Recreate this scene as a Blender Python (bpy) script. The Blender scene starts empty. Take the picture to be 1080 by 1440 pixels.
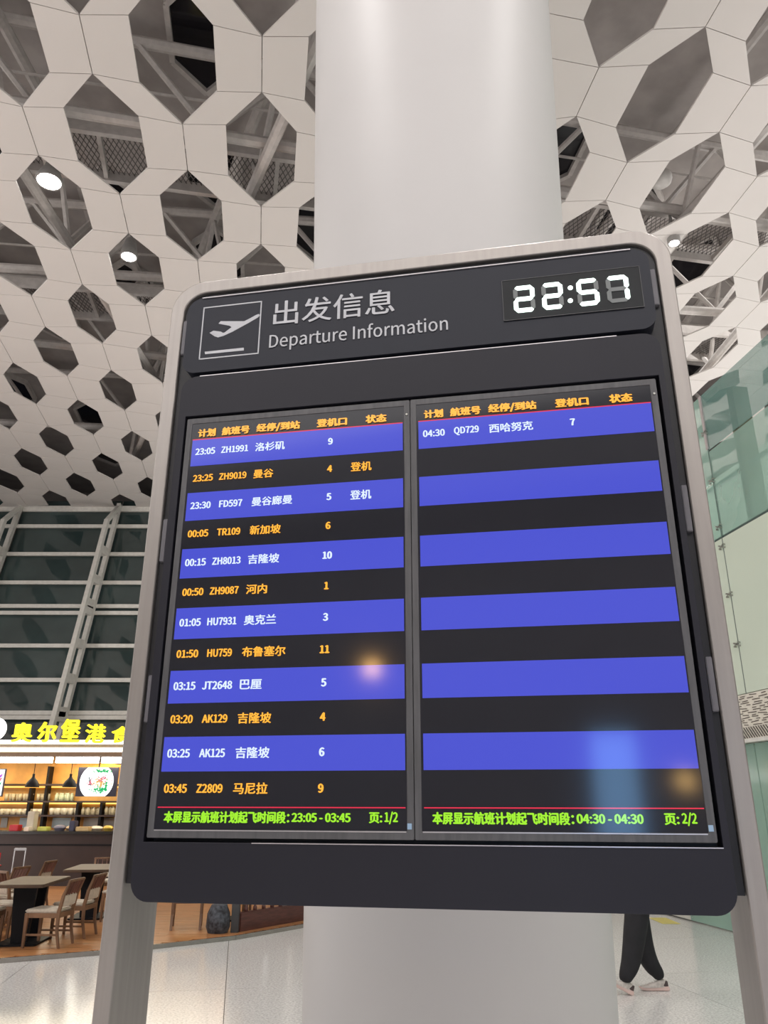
import bpy, bmesh, math, random
from mathutils import Vector, Matrix
random.seed(7)
SC = bpy.context.scene
COL = SC.collection
PI = math.pi
# ------------------------------------------------------------------ camera
F = 1108.0; CX, CY = 540.0, 720.0; EYE = 1.75
RT = Vector((0.999998592, -0.000584734, 0.00157266)); RT = Vector((0.999999, 0.0, 0.0016)).normalized()
M0 = Matrix(((0.999998592, 0.00167785, 0.0), (-0.000584734, 0.348501475, 0.93730805), (0.00157266230, -0.93730673, 0.348501966)))
def ray(px, py):
    return (M0 @ Vector((px - CX, py - CY, F))).normalized()
cam = bpy.data.cameras.new('camera'); camo = bpy.data.objects.new('camera', cam); COL.objects.link(camo)
r_, u_, b_ = M0 @ Vector((1, 0, 0)), M0 @ Vector((0, -1, 0)), M0 @ Vector((0, 0, -1))
camo.matrix_world = Matrix(((r_.x, u_.x, b_.x, 0), (r_.y, u_.y, b_.y, 0), (r_.z, u_.z, b_.z, EYE), (0, 0, 0, 1)))
cam.sensor_fit = 'VERTICAL'; cam.sensor_height = 36.0; cam.lens = F / 1440 * 36.0
cam.clip_start = 0.05; cam.clip_end = 300
SC.camera = camo
# ------------------------------------------------------------------ world, light, exposure
SC.view_settings.view_transform = 'Standard'; SC.view_settings.look = 'None'
SC.view_settings.exposure = 0.0; SC.view_settings.gamma = 1.0; SC.view_settings.use_curve_mapping = False
w = bpy.data.worlds.new('night'); SC.world = w; w.use_nodes = True
w.node_tree.nodes['Background'].inputs[0].default_value = (0.012, 0.014, 0.02, 1)
w.node_tree.nodes['Background'].inputs[1].default_value = 1.0
def area(name, loc, size, power, color, aim):
    l = bpy.data.lights.new(name, 'AREA'); l.shape = 'RECTANGLE'; l.size, l.size_y = size
    l.energy = power; l.color = color
    o = bpy.data.objects.new(name, l); COL.objects.link(o); o.location = loc
    o.rotation_euler = (Vector(aim) - Vector(loc)).to_track_quat('-Z', 'Y').to_euler(); return o
area('fill_overhead', (0, -8.0, 11.9), (34, 9), 3000, (1.0, 0.96, 0.945), (0, -4.0, 0))  # high area lights, all unseen, added as general fill for the hall
area('fill_back_high', (0, -14.5, 10.5), (30, 2), 90, (1.0, 0.955, 0.94), (0, 6, 0))
area('fill_far_right', (12, 17, 11.7), (8, 12), 750, (1.0, 0.97, 0.93), (4, 13, 0))
area('fill_far_left', (-15, 10, 11.4), (6, 10), 700, (1.0, 0.95, 0.91), (-5, 11, 0))
area('upward_fill_behind', (0, -6, 3.4), (34, 8), 900, (1.0, 0.945, 0.92), (0, -5.4, 12))  # upward area lights, kept out of sight, added to brighten the ceiling
area('upward_fill_left', (-17, 9, 2.6), (6, 18), 1600, (1.0, 0.945, 0.92), (-12, 12, 12))
area('upward_fill_right', (15, 11, 2.6), (6, 18), 1250, (1.0, 0.965, 0.93), (11, 12, 12))
area('upward_fill_far', (3, 21, 2.6), (14, 6), 1200, (1.0, 0.95, 0.92), (3, 20, 12))
def bulb(name, loc, r, power, color):
    l = bpy.data.lights.new(name, 'POINT'); l.energy = power; l.color = color; l.shadow_soft_size = r
    o = bpy.data.objects.new(name, l); COL.objects.link(o); o.location = loc; return o

for x_, y_ in ((-3.0, 2.6), (1.0, 3.4), (4.6, 2.2)):      # unseen spots added above the viewer to brighten floor and pillar foot
    l = bpy.data.lights.new('spot_beam', 'SPOT'); l.energy = 900; l.spot_size = 1.7; l.spot_blend = .9; l.color = (1, .96, .94); l.shadow_soft_size = .3
    o = bpy.data.objects.new('spot_beam', l); COL.objects.link(o); o.location = (x_, y_, 12.0); o.rotation_euler = (.22, 0, 0)
bulb('warm_lamp_behind', (1.18, -6.5, 3.22), .10, 26, (1.0, .55, .18))      # shop lamps behind the viewer, mirrored in the screens
bulb('second_warm_lamp_behind', (1.18, -6.5, 3.22), .10, 12, (1.0, .6, .2))
area('blue_sign_light', (-2.2, -8.5, 2.3), (.5, 1.3), 26, (.25, .55, 1.0), (0, 2.1, 2.0))

# ------------------------------------------------------------------ pixel helpers (measured from the photo, gives real positions)
def W(px, py, Y):
    r = ray(px, py); t = Y / r.y; return Vector((r.x * t, Y, EYE + r.z * t))
def G(px, py, z=0.0):
    r = ray(px, py); t = (z - EYE) / r.z; return Vector((r.x * t, r.y * t, z))
HA = math.radians(-8.5)
HD = Vector((math.sin(HA), math.cos(HA), 0)); HX = Vector((math.cos(HA), -math.sin(HA), 0))
def HW(X, Y, z):            # hall coordinates: X across the hall, Y along it
    p = HX * X + HD * Y; return Vector((p.x, p.y, z))
def HL(px, py, X):          # the point of the wall plane at lateral X
    r = ray(px, py); t = X / r.dot(HX); return Vector((r.x * t, r.y * t, EYE + r.z * t))
# ------------------------------------------------------------------ materials
MATS = {}
def mat(name, col, rough=0.5, metal=0.0, noise=0.06, scale=8.0, bump=0.0, stretch=(1, 1, 1), emit=None, estr=0.0, ior=1.45, alpha=1.0, trans=0.0, coat=0.0, spec=0.5, col2=None):
    if name in MATS: return MATS[name]
    m = bpy.data.materials.new(name); m.use_nodes = True; nt = m.node_tree; p = nt.nodes['Principled BSDF']
    p.inputs['Roughness'].default_value = rough; p.inputs['Metallic'].default_value = metal
    p.inputs['IOR'].default_value = ior; p.inputs['Alpha'].default_value = alpha
    p.inputs['Transmission Weight'].default_value = trans; p.inputs['Coat Weight'].default_value = coat
    p.inputs['Specular IOR Level'].default_value = spec
    tc = nt.nodes.new('ShaderNodeTexCoord'); mp = nt.nodes.new('ShaderNodeMapping'); mp.inputs['Scale'].default_value = stretch
    nz = nt.nodes.new('ShaderNodeTexNoise'); nz.inputs['Scale'].default_value = scale; nz.inputs['Detail'].default_value = 4
    nt.links.new(tc.outputs['Object'], mp.inputs[0]); nt.links.new(mp.outputs[0], nz.inputs['Vector'])
    mx = nt.nodes.new('ShaderNodeMix'); mx.data_type = 'RGBA'
    c = Vector(col)
    a = c * (1 - noise) if col2 is None else c; b = c * (1 + noise) if col2 is None else Vector(col2)
    mx.inputs['A'].default_value = (*a, 1); mx.inputs['B'].default_value = (*b, 1)
    rp = nt.nodes.new('ShaderNodeValToRGB'); rp.color_ramp.elements[0].position = 0.35; rp.color_ramp.elements[1].position = 0.65
    nt.links.new(nz.outputs['Fac'], rp.inputs[0]); nt.links.new(rp.outputs[0], mx.inputs['Factor'])
    nt.links.new(mx.outputs['Result'], p.inputs['Base Color'])
    if bump:
        bp = nt.nodes.new('ShaderNodeBump'); bp.inputs['Strength'].default_value = bump; bp.inputs['Distance'].default_value = 0.01
        nt.links.new(nz.outputs['Fac'], bp.inputs['Height']); nt.links.new(bp.outputs[0], p.inputs['Normal'])
    if emit is not None:
        p.inputs['Emission Color'].default_value = (*emit, 1); p.inputs['Emission Strength'].default_value = estr
    MATS[name] = m; return m
def s2l(r, g, b):
    f = lambda v: (v / 255 / 12.92) if v / 255 <= 0.04045 else ((v / 255 + 0.055) / 1.055) ** 2.4
    return (f(r), f(g), f(b))
CEIL = mat('white_ceiling_panel', (0.60, 0.568, 0.545), 0.6, noise=0.02, scale=0.4)
DECK = mat('grey_roof_deck', (0.36, 0.33, 0.315), 0.8, noise=0.12, scale=1.5)
TRUSS = mat('grey_painted_steel', (0.50, 0.47, 0.45), 0.55, noise=0.08)
SKYL = mat('dark_night_glass', (0.012, 0.011, 0.014), 0.12)
PILLAR = mat('white_pillar_paint', (0.52, 0.51, 0.505), 0.5, noise=0.015, scale=1.2)
STEEL = mat('brushed_steel', (0.335, 0.31, 0.29), 0.38, metal=0.5, noise=0.05, scale=60, stretch=(1, 1, 0.05))
BODY = mat('black_cabinet', (0.011, 0.011, 0.014), 0.45)
PANEL = mat('charcoal_front_panel', (0.017, 0.017, 0.024), 0.44, noise=0.05, scale=3, spec=.3)
HEADER = mat('slate_header_glass', (0.018, 0.020, 0.029), 0.42, noise=0.03, scale=2, spec=.28)
BEZEL = mat('grey_bezel', (0.085, 0.085, 0.09), 0.42, noise=0.15, scale=70, stretch=(1, 1, .1))
SLOT = mat('grey_slot_cover', (0.15, 0.145, 0.16), 0.45)
WHITE_PRINT = mat('light_grey_print', (0.52, 0.53, 0.56), 0.5)
SCREEN = mat('screen_glass', (0.010, 0.010, 0.013), 0.09, emit=(0.30, 0.32, 0.45), estr=0.022, spec=.35)
def em(name, rgb, s, base=0.0, rough=0.09):
    return mat(name, (base, base, base), rough, emit=s2l(*rgb), estr=s, spec=.35)
BLUE = em('blue_row_light', (78, 86, 214), 0.95)
ORANGE = em('orange_text_light', (255, 176, 60), 1.25)
WHITE_T = em('white_text_light', (225, 240, 255), 1.05)
GREEN_T = em('green_text_light', (160, 235, 50), 1.05)
RED_L = em('red_rule_light', (235, 50, 80), 1.0)
SEG_ON = em('clock_segment_lit', (235, 255, 245), 3.0)
SEG_OFF = mat('clock_segment_unlit', (0.16, 0.175, 0.175), 0.4)
CLOCKG = mat('clock_window', (0.018, 0.020, 0.022), 0.4, spec=.2)
FLOOR = None
# ------------------------------------------------------------------ mesh builder
class MB:
    def __init__(s): s.v = []; s.f = []
    def add(s, vs, fs):
        n = len(s.v); s.v += [Vector(v) for v in vs]; s.f += [tuple(i + n for i in f) for f in fs]; return s
    def box(s, c, d, rot=None):
        c = Vector(c); x, y, z = d[0] / 2, d[1] / 2, d[2] / 2
        vs = [Vector((a * x, b * y, e * z)) for e in (-1, 1) for b in (-1, 1) for a in (-1, 1)]
        if rot is not None:
            R = rot if isinstance(rot, Matrix) else Matrix.Rotation(rot, 3, 'Z'); vs = [R @ v for v in vs]
        return s.add([v + c for v in vs], [(0, 2, 3, 1), (4, 5, 7, 6), (0, 1, 5, 4), (2, 6, 7, 3), (0, 4, 6, 2), (1, 3, 7, 5)])
    def bb(s, x0, x1, y0, y1, z0, z1):
        return s.box(((x0 + x1) / 2, (y0 + y1) / 2, (z0 + z1) / 2), (abs(x1 - x0), abs(y1 - y0), abs(z1 - z0)))
    def bar(s, p, q, a, b=None, up=(0, 0, 1)):      # rectangular bar
        p, q = Vector(p), Vector(q); b = b or a; d = (q - p).normalized(); u = Vector(up)
        if abs(d.dot(u)) > 0.98: u = Vector((1, 0, 0))
        x = d.cross(u).normalized(); y = x.cross(d)
        vs = [e + x * i * a / 2 + y * j * b / 2 for e in (p, q) for i, j in ((-1, -1), (1, -1), (1, 1), (-1, 1))]
        return s.add(vs, [(3, 2, 1, 0), (4, 5, 6, 7)] + [(i, (i + 1) % 4, (i + 1) % 4 + 4, i + 4) for i in range(4)])
    def tube(s, p, q, r, n=8, r2=None):
        p, q = Vector(p), Vector(q); r2 = r if r2 is None else r2; d = (q - p).normalized()
        u = Vector((0, 0, 1)) if abs(d.z) < 0.95 else Vector((1, 0, 0))
        x = d.cross(u).normalized(); y = x.cross(d)
        vs = [e + (x * math.cos(2 * PI * i / n) + y * math.sin(2 * PI * i / n)) * rr for e, rr in ((p, r), (q, r2)) for i in range(n)]
        return s.add(vs, [tuple(range(n))[::-1], tuple(range(n, 2 * n))] + [(i, (i + 1) % n, (i + 1) % n + n, i + n) for i in range(n)])
    def path(s, pts, r, n=8):
        for a, b in zip(pts, pts[1:]): s.tube(a, b, r, n)
        return s
    def lathe(s, prof, c=(0, 0, 0), n=24):
        c = Vector(c); m = len(prof)
        vs = [c + Vector((r * math.cos(2 * PI * i / n), r * math.sin(2 * PI * i / n), z)) for i in range(n) for r, z in prof]
        fs = [(i * m + j, ((i + 1) % n) * m + j, ((i + 1) % n) * m + j + 1, i * m + j + 1) for i in range(n) for j in range(m - 1)]
        return s.add(vs, fs)
    def prism(s, poly, t, f=lambda a, b, c: Vector((a, c, b))):   # poly in (x,z), thickness range t along y
        n = len(poly); vs = [f(a, b, t[0]) for a, b in poly] + [f(a, b, t[1]) for a, b in poly]
        return s.add(vs, [tuple(range(n)), tuple(range(2 * n - 1, n - 1, -1))] + [(i, i + n, (i + 1) % n + n, (i + 1) % n) for i in range(n)])
    def mesh(s, name, m=None):
        me = bpy.data.meshes.new(name); me.from_pydata([tuple(v) for v in s.v], [], s.f)
        if m: me.materials.append(m)
        me.validate(); return me
    def build(s, name, m, parent=None, bevel=0.0, smooth=False):
        me = s.mesh(name, m); bm = bmesh.new(); bm.from_mesh(me); bmesh.ops.recalc_face_normals(bm, faces=bm.faces)
        if bevel:
            bmesh.ops.bevel(bm, geom=[e for e in bm.edges if len(e.link_faces) == 2 and e.calc_face_angle(0) > 0.6], offset=bevel, segments=2, affect='EDGES', clamp_overlap=True)
        bm.to_mesh(me); bm.free()
        if smooth:
            for p in me.polygons: p.use_smooth = True
            try: me.set_sharp_from_angle(angle=math.radians(40))
            except Exception: pass
        return link(name, me, parent)
def link(name, me, parent=None):
    o = bpy.data.objects.new(name, me); COL.objects.link(o)
    if parent is not None: o.parent = parent
    return o
def root(name, label, cat, loc=(0, 0, 0), rz=0.0, group=None):
    o = bpy.data.objects.new(name, None); COL.objects.link(o); o.location = loc; o.rotation_euler = (0, 0, rz)
    o.empty_display_size = 0.1
    return tag(o, label, cat, group)
def tag(o, label=None, cat=None, group=None, kind=None):
    if label: o['label'] = label
    if cat: o['category'] = cat
    if group: o['group'] = group
    if kind: o['kind'] = kind
    return o
def dup(o, loc, rz, label=None, parent=None):
    c = o.copy(); COL.objects.link(c)
    if parent is None: c.location = loc; c.rotation_euler = (0, 0, rz)
    else: c.parent = parent
    if label: c['label'] = label
    for ch in o.children: dup(ch, None, None, None, c)
    return c
def rrect(x0, z0, x1, z1, r, n=6, corners=(1, 1, 1, 1)):
    pts = []
    for k, (cx, cz, a0) in enumerate(((x1 - r, z1 - r, 0), (x0 + r, z1 - r, 90), (x0 + r, z0 + r, 180), (x1 - r, z0 + r, 270))):
        if not corners[k]:
            pts.append(((x1, z1), (x0, z1), (x0, z0), (x1, z0))[k]); continue
        for i in range(n + 1):
            a = math.radians(a0 + 90 * i / n); pts.append((cx + r * math.cos(a), cz + r * math.sin(a)))
    return pts
# ------------------------------------------------------------------ text meshes
_tc = {}
def fnt(f):
    import os
    p = os.path.join(bpy.utils.resource_path('LOCAL'), 'datafiles', 'fonts', f)
    try: return bpy.data.fonts.load(p) if os.path.exists(p) else None
    except Exception: return None
NOTO = fnt('Noto Sans CJK Regular.woff2'); INTER = fnt('Inter.woff2')
def text_mesh(s, m, bold=0.0, depth=0.0, font=None):
    key = (s, m.name, bold, depth, font.name if font else '')
    if key in _tc: return _tc[key]
    cu = bpy.data.curves.new('t', 'FONT'); cu.body = s; cu.resolution_u = 3; cu.extrude = depth
    if font: cu.font = font
    if font is INTER: cu.offset = bold; bold = 0
    o = bpy.data.objects.new('t', cu); COL.objects.link(o); bpy.context.view_layer.update()
    me = bpy.data.meshes.new_from_object(o.evaluated_get(bpy.context.evaluated_depsgraph_get()))
    bpy.data.objects.remove(o); me.materials.clear(); me.materials.append(m)
    if bold:     # heavier strokes: the same outline repeated a hair to each side
        bm = bmesh.new(); bm.from_mesh(me); src = bm.faces[:]
        for k, (dx, dy) in enumerate(((bold, 0), (-bold, 0), (0, bold * .6), (0, -bold * .6))):
            r = bmesh.ops.duplicate(bm, geom=bm.verts[:0] + src); vs = [g for g in r['geom'] if isinstance(g, bmesh.types.BMVert)]
            bmesh.ops.translate(bm, verts=vs, vec=(dx, dy, .0004 * (k + 1)))
        bm.to_mesh(me); bm.free()
    xs = [v.co.x for v in me.vertices]; ys = [v.co.y for v in me.vertices]
    _tc[key] = (me, min(xs), max(xs), min(ys), max(ys)); return _tc[key]
def text(name, s, m, x0, x1, z0, z1, y, parent, bold=0.0, depth=0.0, font=None, slant=0):
    me, a, b, c, d = text_mesh(s, m, bold, depth, font)
    sx, sz = (x1 - x0) / (b - a), (z1 - z0) / (d - c)
    o = link(name, me, parent)
    o.matrix_local = Matrix(((sx, slant * sz, 0, x0 - a * sx - slant * sz * c), (0, 0, -1, y), (0, sz, 0, z0 - c * sz), (0, 0, 0, 1)))
    return o

# ================================================================== SETTING: floor
def granite():
    m = bpy.data.materials.new('speckled_granite'); m.use_nodes = True; nt = m.node_tree; p = nt.nodes['Principled BSDF']
    tc = nt.nodes.new('ShaderNodeTexCoord')
    v = nt.nodes.new('ShaderNodeTexVoronoi'); v.inputs['Scale'].default_value = 110
    n = nt.nodes.new('ShaderNodeTexNoise'); n.inputs['Scale'].default_value = 45; n.inputs['Detail'].default_value = 6
    r = nt.nodes.new('ShaderNodeValToRGB'); e = r.color_ramp.elements
    e[0].position = 0.34; e[0].color = (0.58, 0.565, 0.56, 1); e[1].position = 0.60; e[1].color = (0.86, 0.845, 0.83, 1)
    mx = nt.nodes.new('ShaderNodeMix'); mx.data_type = 'RGBA'; mx.blend_type = 'MULTIPLY'; mx.inputs['Factor'].default_value = 0.22
    geo = nt.nodes.new('ShaderNodeNewGeometry')
    for q in (v, n): nt.links.new(geo.outputs['Position'], q.inputs['Vector'])
    nt.links.new(n.outputs['Fac'], r.inputs[0]); nt.links.new(r.outputs[0], mx.inputs['A']); nt.links.new(v.outputs['Distance'], mx.inputs['B'])
    nt.links.new(mx.outputs['Result'], p.inputs['Base Color']); p.inputs['Roughness'].default_value = 0.17; p.inputs['Specular IOR Level'].default_value = 0.6
    return m
GRAN = granite()
GROUT = mat('dark_joint', (0.10, 0.095, 0.09), 0.8)
fl = tag(MB().bb(-45, 45, -22, 42, -0.2, -0.006).build('floor', GROUT), kind='structure')
SLAB = 2.3
slab_me = None
jx = G(322, 1317).x; 
Q = (G(322, 1317) - G(314, 1440)); SA = math.atan2(Q.x, Q.y)    # direction of the joint seen by the column
SD = Vector((math.sin(SA), math.cos(SA), 0)); SX = Vector((math.cos(SA), -math.sin(SA), 0)); S0 = G(322, 1317)
mb = MB().box((0, 0, -0.003), (SLAB - 0.007, SLAB - 0.007, 0.006)); slab_me = mb.mesh('slab', GRAN)
rest = MB()
for i in range(-18, 18):
    for j in range(-16, 12):
        c = S0 + SX * SLAB * (i + 0.5) + SD * SLAB * j
        near = -5.2 < c.x < 6.5 and 4.0 < c.y < 15
        if near:
            o = link('slab', slab_me, fl); o.location = (c.x, c.y, 0); o.rotation_euler = (0, 0, -SA)
        else: rest.box((c.x, c.y, -0.003), (SLAB - 0.007, SLAB - 0.007, 0.006), -SA)
tag(rest.build('slabs', GRAN, fl), kind='stuff')
# ================================================================== SETTING: honeycomb ceiling
H = 3.6
XS = {-6: -2.229, -5: -1.890, -4: -1.551, -3: -1.217, -2: -.871, -1: -.513, 0: -.151, 1: .205, 2: .56, 3: .925, 4: 1.29, 5: 1.65, 6: 2.005, 7: 2.353, 8: 2.685, 9: 3.012, 10: 3.34}
def cxh(i): return XS[i] if i in XS else (XS[-6] + (i + 6) * .339 if i < -6 else XS[10] + (i - 10) * .33)
def czh(X):
    if X < 0: return 2.945 + (max(0, X + .9) / .9) * .02
    return 2.965 + min(X, 2.0) * .022 + max(0, X - 2) * .01
K0 = 3.04
def cp(X, k): return HW(X * H, (K0 + k) * H, EYE + czh(X) * H)
def hole(i, k):           # half sizes of one opening: they shrink with distance
    if i < 3: T = ((-1, .166, .365, .160), (0, .162, .360, .160), (.5, .155, .35, .158), (1.5, .122, .328, .146), (2.5, .116, .315, .135), (9, .112, .30, .13))
    else: T = ((-1, .15, .37, .17), (.5, .145, .367, .170), (2, .125, .345, .155), (3, .118, .33, .14), (9, .115, .32, .135))
    k = max(-1, k)
    for a, b in zip(T, T[1:]):
        if a[0] <= k <= b[0]:
            f = (k - a[0]) / (b[0] - a[0]); return [a[n] + (b[n] - a[n]) * f for n in (1, 2, 3)]
def hpt(i, k, which):
    w_, t_, s_ = hole(i, k); x = cxh(i); dk_ = -.05 * max(0, min(1, (i - 2) / 2))
    dx, dy = {'t': (0, -t_), 'b': (0, t_), 'ur': (w_, -s_), 'lr': (w_, s_), 'ul': (-w_, -s_), 'll': (-w_, s_)}[which]
    return (x + dx, k + dy + dk_)
ceil = root('ceiling', None, None); tag(ceil, kind='structure')
FAC_Y = HW(-1.611 * H, 8.19 * H, 0).y - 0.1
def px_of(p):
    v = M0.transposed() @ (p - Vector((0, 0, EYE)))
    if v.z < 0.1: return None
    return CX + F * v.x / v.z, CY + F * v.y / v.z
quads = []
for i in range(-13, 15):
    for kk in range(-7, 6):
        k = kk + (0.5 if i % 2 else 0.0)
        A = lambda w_: hpt(i, k, w_)
        Bq = lambda w_: hpt(i + 1, k - .5, w_)
        D = lambda w_: hpt(i + 1, k + .5, w_)
        quads += [(A('t'), A('ur'), Bq('b'), Bq('ll')), (A('ur'), A('lr'), D('t'), Bq('b')), (A('lr'), A('b'), D('ul'), D('t')), (A('b'), hpt(i, k + 1, 't'), D('ll'), D('ul'))]
panels = []
for q in quads:
    P = [cp(*c) for c in q]; c = sum(P, Vector()) / 4
    if c.y > FAC_Y: continue
    s = [px_of(p) for p in P]; vis = 0
    if all(s):
        xs = [a[0] for a in s]; ys = [a[1] for a in s]
        if max(xs) > 0 and min(xs) < 1080 and max(ys) > 0 and min(ys) < 760:
            m_ = (s[0][0] + s[2][0]) / 2
            if not (470 < m_ < 760): vis = (max(xs) - min(xs)) * (max(ys) - min(ys))
    panels.append((vis, P))
panels.sort(key=lambda t: -t[0])
def panel_mb(m, P, gap=0.008, th=0.035):
    c = sum(P, Vector()) / 4; n = 4; ins = []
    for i in range(4):
        p, a, b = P[i], P[i - 1], P[(i + 1) % 4]
        d = ((a - p).normalized() + (b - p).normalized()); ins.append(p + d * gap * 0.9)
    m.add(ins + [p + Vector((0, 0, th)) for p in ins], [(0, 1, 2, 3), (7, 6, 5, 4), (0, 4, 5, 1), (1, 5, 6, 2), (2, 6, 7, 3), (3, 7, 4, 0)])
restp = MB()
for n_, (vis, P) in enumerate(panels):
    if n_ < 298 and vis > 0:
        c = sum(P, Vector()) / 4; m_ = MB(); panel_mb(m_, [p - c for p in P])
        o = m_.build('panel', CEIL, ceil); o.location = c
    else: panel_mb(restp, P)
tag(restp.build('panels', CEIL, ceil), kind='stuff')
# upper roof deck with dark skylights, above the honeycomb
ZC = EYE + 2.95 * H
DZ = ZC + 3.1
dk = MB()
for a, b in ((-45, 45),):
    P = [HW(-50, -14, DZ), HW(55, -14, DZ), HW(55, FAC_Y + 9, DZ), HW(-50, FAC_Y + 9, DZ)]
    dk.add(P + [p + Vector((0, 0, .2)) for p in P], [(0, 1, 2, 3), (7, 6, 5, 4), (0, 4, 5, 1), (1, 5, 6, 2), (2, 6, 7, 3), (3, 7, 4, 0)])
deck = dk.build('roof_deck', DECK, ceil)
MB().box(HW(0, FAC_Y + 8, ZC + 1), (110, .2, 4.4), -HA).build('roof_end_wall', DECK, ceil)
hexm = MB().prism([(0, 1.25), (.62, .6), (.62, -.6), (0, -1.25), (-.62, -.6), (-.62, .6)], (0, .05), lambda a, b, c: Vector((a, b, c - .03)))
hexme = hexm.mesh('skylight', SKYL)
frm = MB()
hp = [(0, 1.25), (.62, .6), (.62, -.6), (0, -1.25), (-.62, -.6), (-.62, .6)]
for a, b in zip(hp, hp[1:] + hp[:1]): frm.bar((a[0], a[1], -.05), (b[0], b[1], -.05), .10, .16)
frme = frm.mesh('skylight_frame', TRUSS)
random.seed(3)
for i in range(-4, 8):
    for j in range(0, 9):
        X, Y = i * 2.5 + .7, 3 + j * 3.3 + (1.65 if i % 2 else 0)
        if random.random() < .5: continue
        rs_ = ray(875, 30); ts_ = (DZ - EYE) / rs_.z
        if (HW(X, Y, 0) - Vector((rs_.x * ts_, rs_.y * ts_, 0))).length < 2.6: continue
        o = link('skylight', hexme, deck); o.location = HW(X, Y, DZ - .03); o.rotation_euler = (0, 0, -HA)
        o2 = link('skylight_frame', frme, deck); o2.location = HW(X, Y, DZ - .03); o2.rotation_euler = (0, 0, -HA)
# roof trusses: chords and crossing braces between the panels and the deck
def truss(L, hgt, bay, name='roof_truss'):
    t = root(name, 'grey tubular steel truss in the roof space above the honeycomb panels', 'truss', group='steel trusses seen through the ceiling holes')
    MB().tube((-L / 2, 0, 0), (L / 2, 0, 0), .11, 8).build('bottom_chord', TRUSS, t, smooth=True)
    MB().tube((-L / 2, 0, hgt), (L / 2, 0, hgt), .11, 8).build('top_chord', TRUSS, t, smooth=True)
    n = int(L / bay); d = [MB().tube((0, 0, 0), (bay / 2, 0, hgt), .06, 6).mesh('brace', TRUSS), MB().tube((bay / 2, 0, hgt), (bay, 0, 0), .06, 6).mesh('brace', TRUSS)]
    for i in range(n):
        for m_ in d:
            o = link('brace', m_, t); o.location = (-L / 2 + i * bay, 0, 0)
    return t
tr0 = truss(36, 1.9, 3.0)
k = 0
for Y in (7.5, 11.5, 15.5, 19.5, 23.5):
    p = HW(1.5, Y, ZC + .75); rz = -HA + (.06 if k % 2 else -.05)
    if k == 0: tr0.location = p; tr0.rotation_euler = (0, 0, rz)
    else: dup(tr0, p, rz)
    k += 1
tr1 = truss(26, 2.0, 2.6)
for k, X in enumerate((-8.2, -4.6, -1.4, 4.6, 7.6, 11.2)):
    p = HW(X, 14.5, ZC + .55); rz = PI / 2 - HA + (.16, -.2, .3, -.33, .12, -.1)[k]
    if k == 0: tr1.location = p; tr1.rotation_euler = (0, 0, rz)
    else: dup(tr1, p, rz)
# catwalks with mesh decks
MESH = mat('dark_walkway_mesh', (0.12, 0.11, 0.105), 0.7)
def catwalk(Y, zz, L, label, rz):
    t = root('catwalk', label, 'catwalk', HW(1, Y, zz), -HA + rz)
    for s in (-1, 1): MB().bb(-L / 2, L / 2, s * .6 - .05, s * .6 + .05, -.12, .12).build('side_beam', TRUSS, t)
    cb = MB().bb(-.04, .04, -.6, .6, -.08, .04).mesh('cross_bar', TRUSS)
    for i in range(int(L / 1.1)):
        o = link('cross_bar', cb, t); o.location = (-L / 2 + .5 + i * 1.1, 0, 0)
    g = MB(); st = .10
    for i in range(int(L / st)):
        x = -L / 2 + i * st
        g.bar((x, -.58, .06), (x + .55, .58, .06), .014, .010); g.bar((x + .55, -.58, .075), (x, .58, .075), .014, .010)
    tag(g.build('mesh_deck', MESH, t), kind='stuff')
    for s in (-1, 1): MB().tube((-L / 2, s * .62, 1.05), (L / 2, s * .62, 1.05), .03, 6).build('handrail', TRUSS, t)
catwalk(12.6, ZC + 1.05, 30, 'mesh floored catwalk above the ceiling, nearer to the round pillar', .04)
catwalk(17.2, ZC + 1.05, 30, 'mesh floored catwalk above the ceiling, farther towards the glass front', -.03)
# ceiling downlights
LAMP = mat('lamp_lens', (0.9, 0.9, 0.9), 0.3, emit=(1.0, 0.98, 0.94), estr=40)
LAMPB = mat('lamp_housing', (0.3, 0.29, 0.28), 0.4)
def downlight(px, py, label, r=.15):
    rr = ray(px, py); z = ZC + .10; t = (z - EYE) / rr.z; p = Vector((rr.x * t, rr.y * t, z))
    o = root('downlight', label, 'ceiling light', p, group=None)
    MB().lathe([(.001, .42), (.10, .42), (.13, .3), (r + .03, .05), (r + .03, -.01), (r, -.01)], n=16).build('housing', LAMPB, o, smooth=True)
    MB().lathe([(.001, .0), (r, .0), (r, .02), (.001, .02)], n=20).build('lens', LAMP, o)
    MB().tube((0, 0, .42), (0, 0, .9), .03, 6).build('stem', LAMPB, o)
    l = bpy.data.lights.new('spot_beam', 'SPOT'); l.energy = 600; l.spot_size = 1.9; l.spot_blend = .8; l.color = (1, .96, .9); l.shadow_soft_size = .12
    b = bpy.data.objects.new('spot_beam', l); COL.objects.link(b); b.parent = o; b.location = (0, 0, -.03)
downlight(69, 255, 'brightly lit round ceiling lamp in the leftmost near hole, upper of two left lamps', .21)
downlight(181, 361, 'brightly lit round ceiling lamp in a hole just upper left of the board')
downlight(948, 342, 'brightly lit round ceiling lamp in a hole beside the board top right corner', .10)
# small domed loudspeaker in the hole right of the pillar
sp = W(929, 255, HW(2.1 * H, 3.4 * H, 0).y + 1.0)
rr = ray(929, 255); t_ = (ZC + .7 - EYE) / rr.z
MB().lathe([(.001, -.12), (.12, -.10), (.2, -.03), (.22, .03), (.22, .12), (.001, .12)], n=20).build('ceiling_speaker', mat('pale_grey_plastic', (.45, .43, .41), .4), smooth=True)
o = bpy.data.objects['ceiling_speaker']; o.location = Vector((rr.x * t_, rr.y * t_, ZC + .7)); tag(o, 'round pale grey dome device in the ceiling hole right of the pillar', 'speaker')

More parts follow.
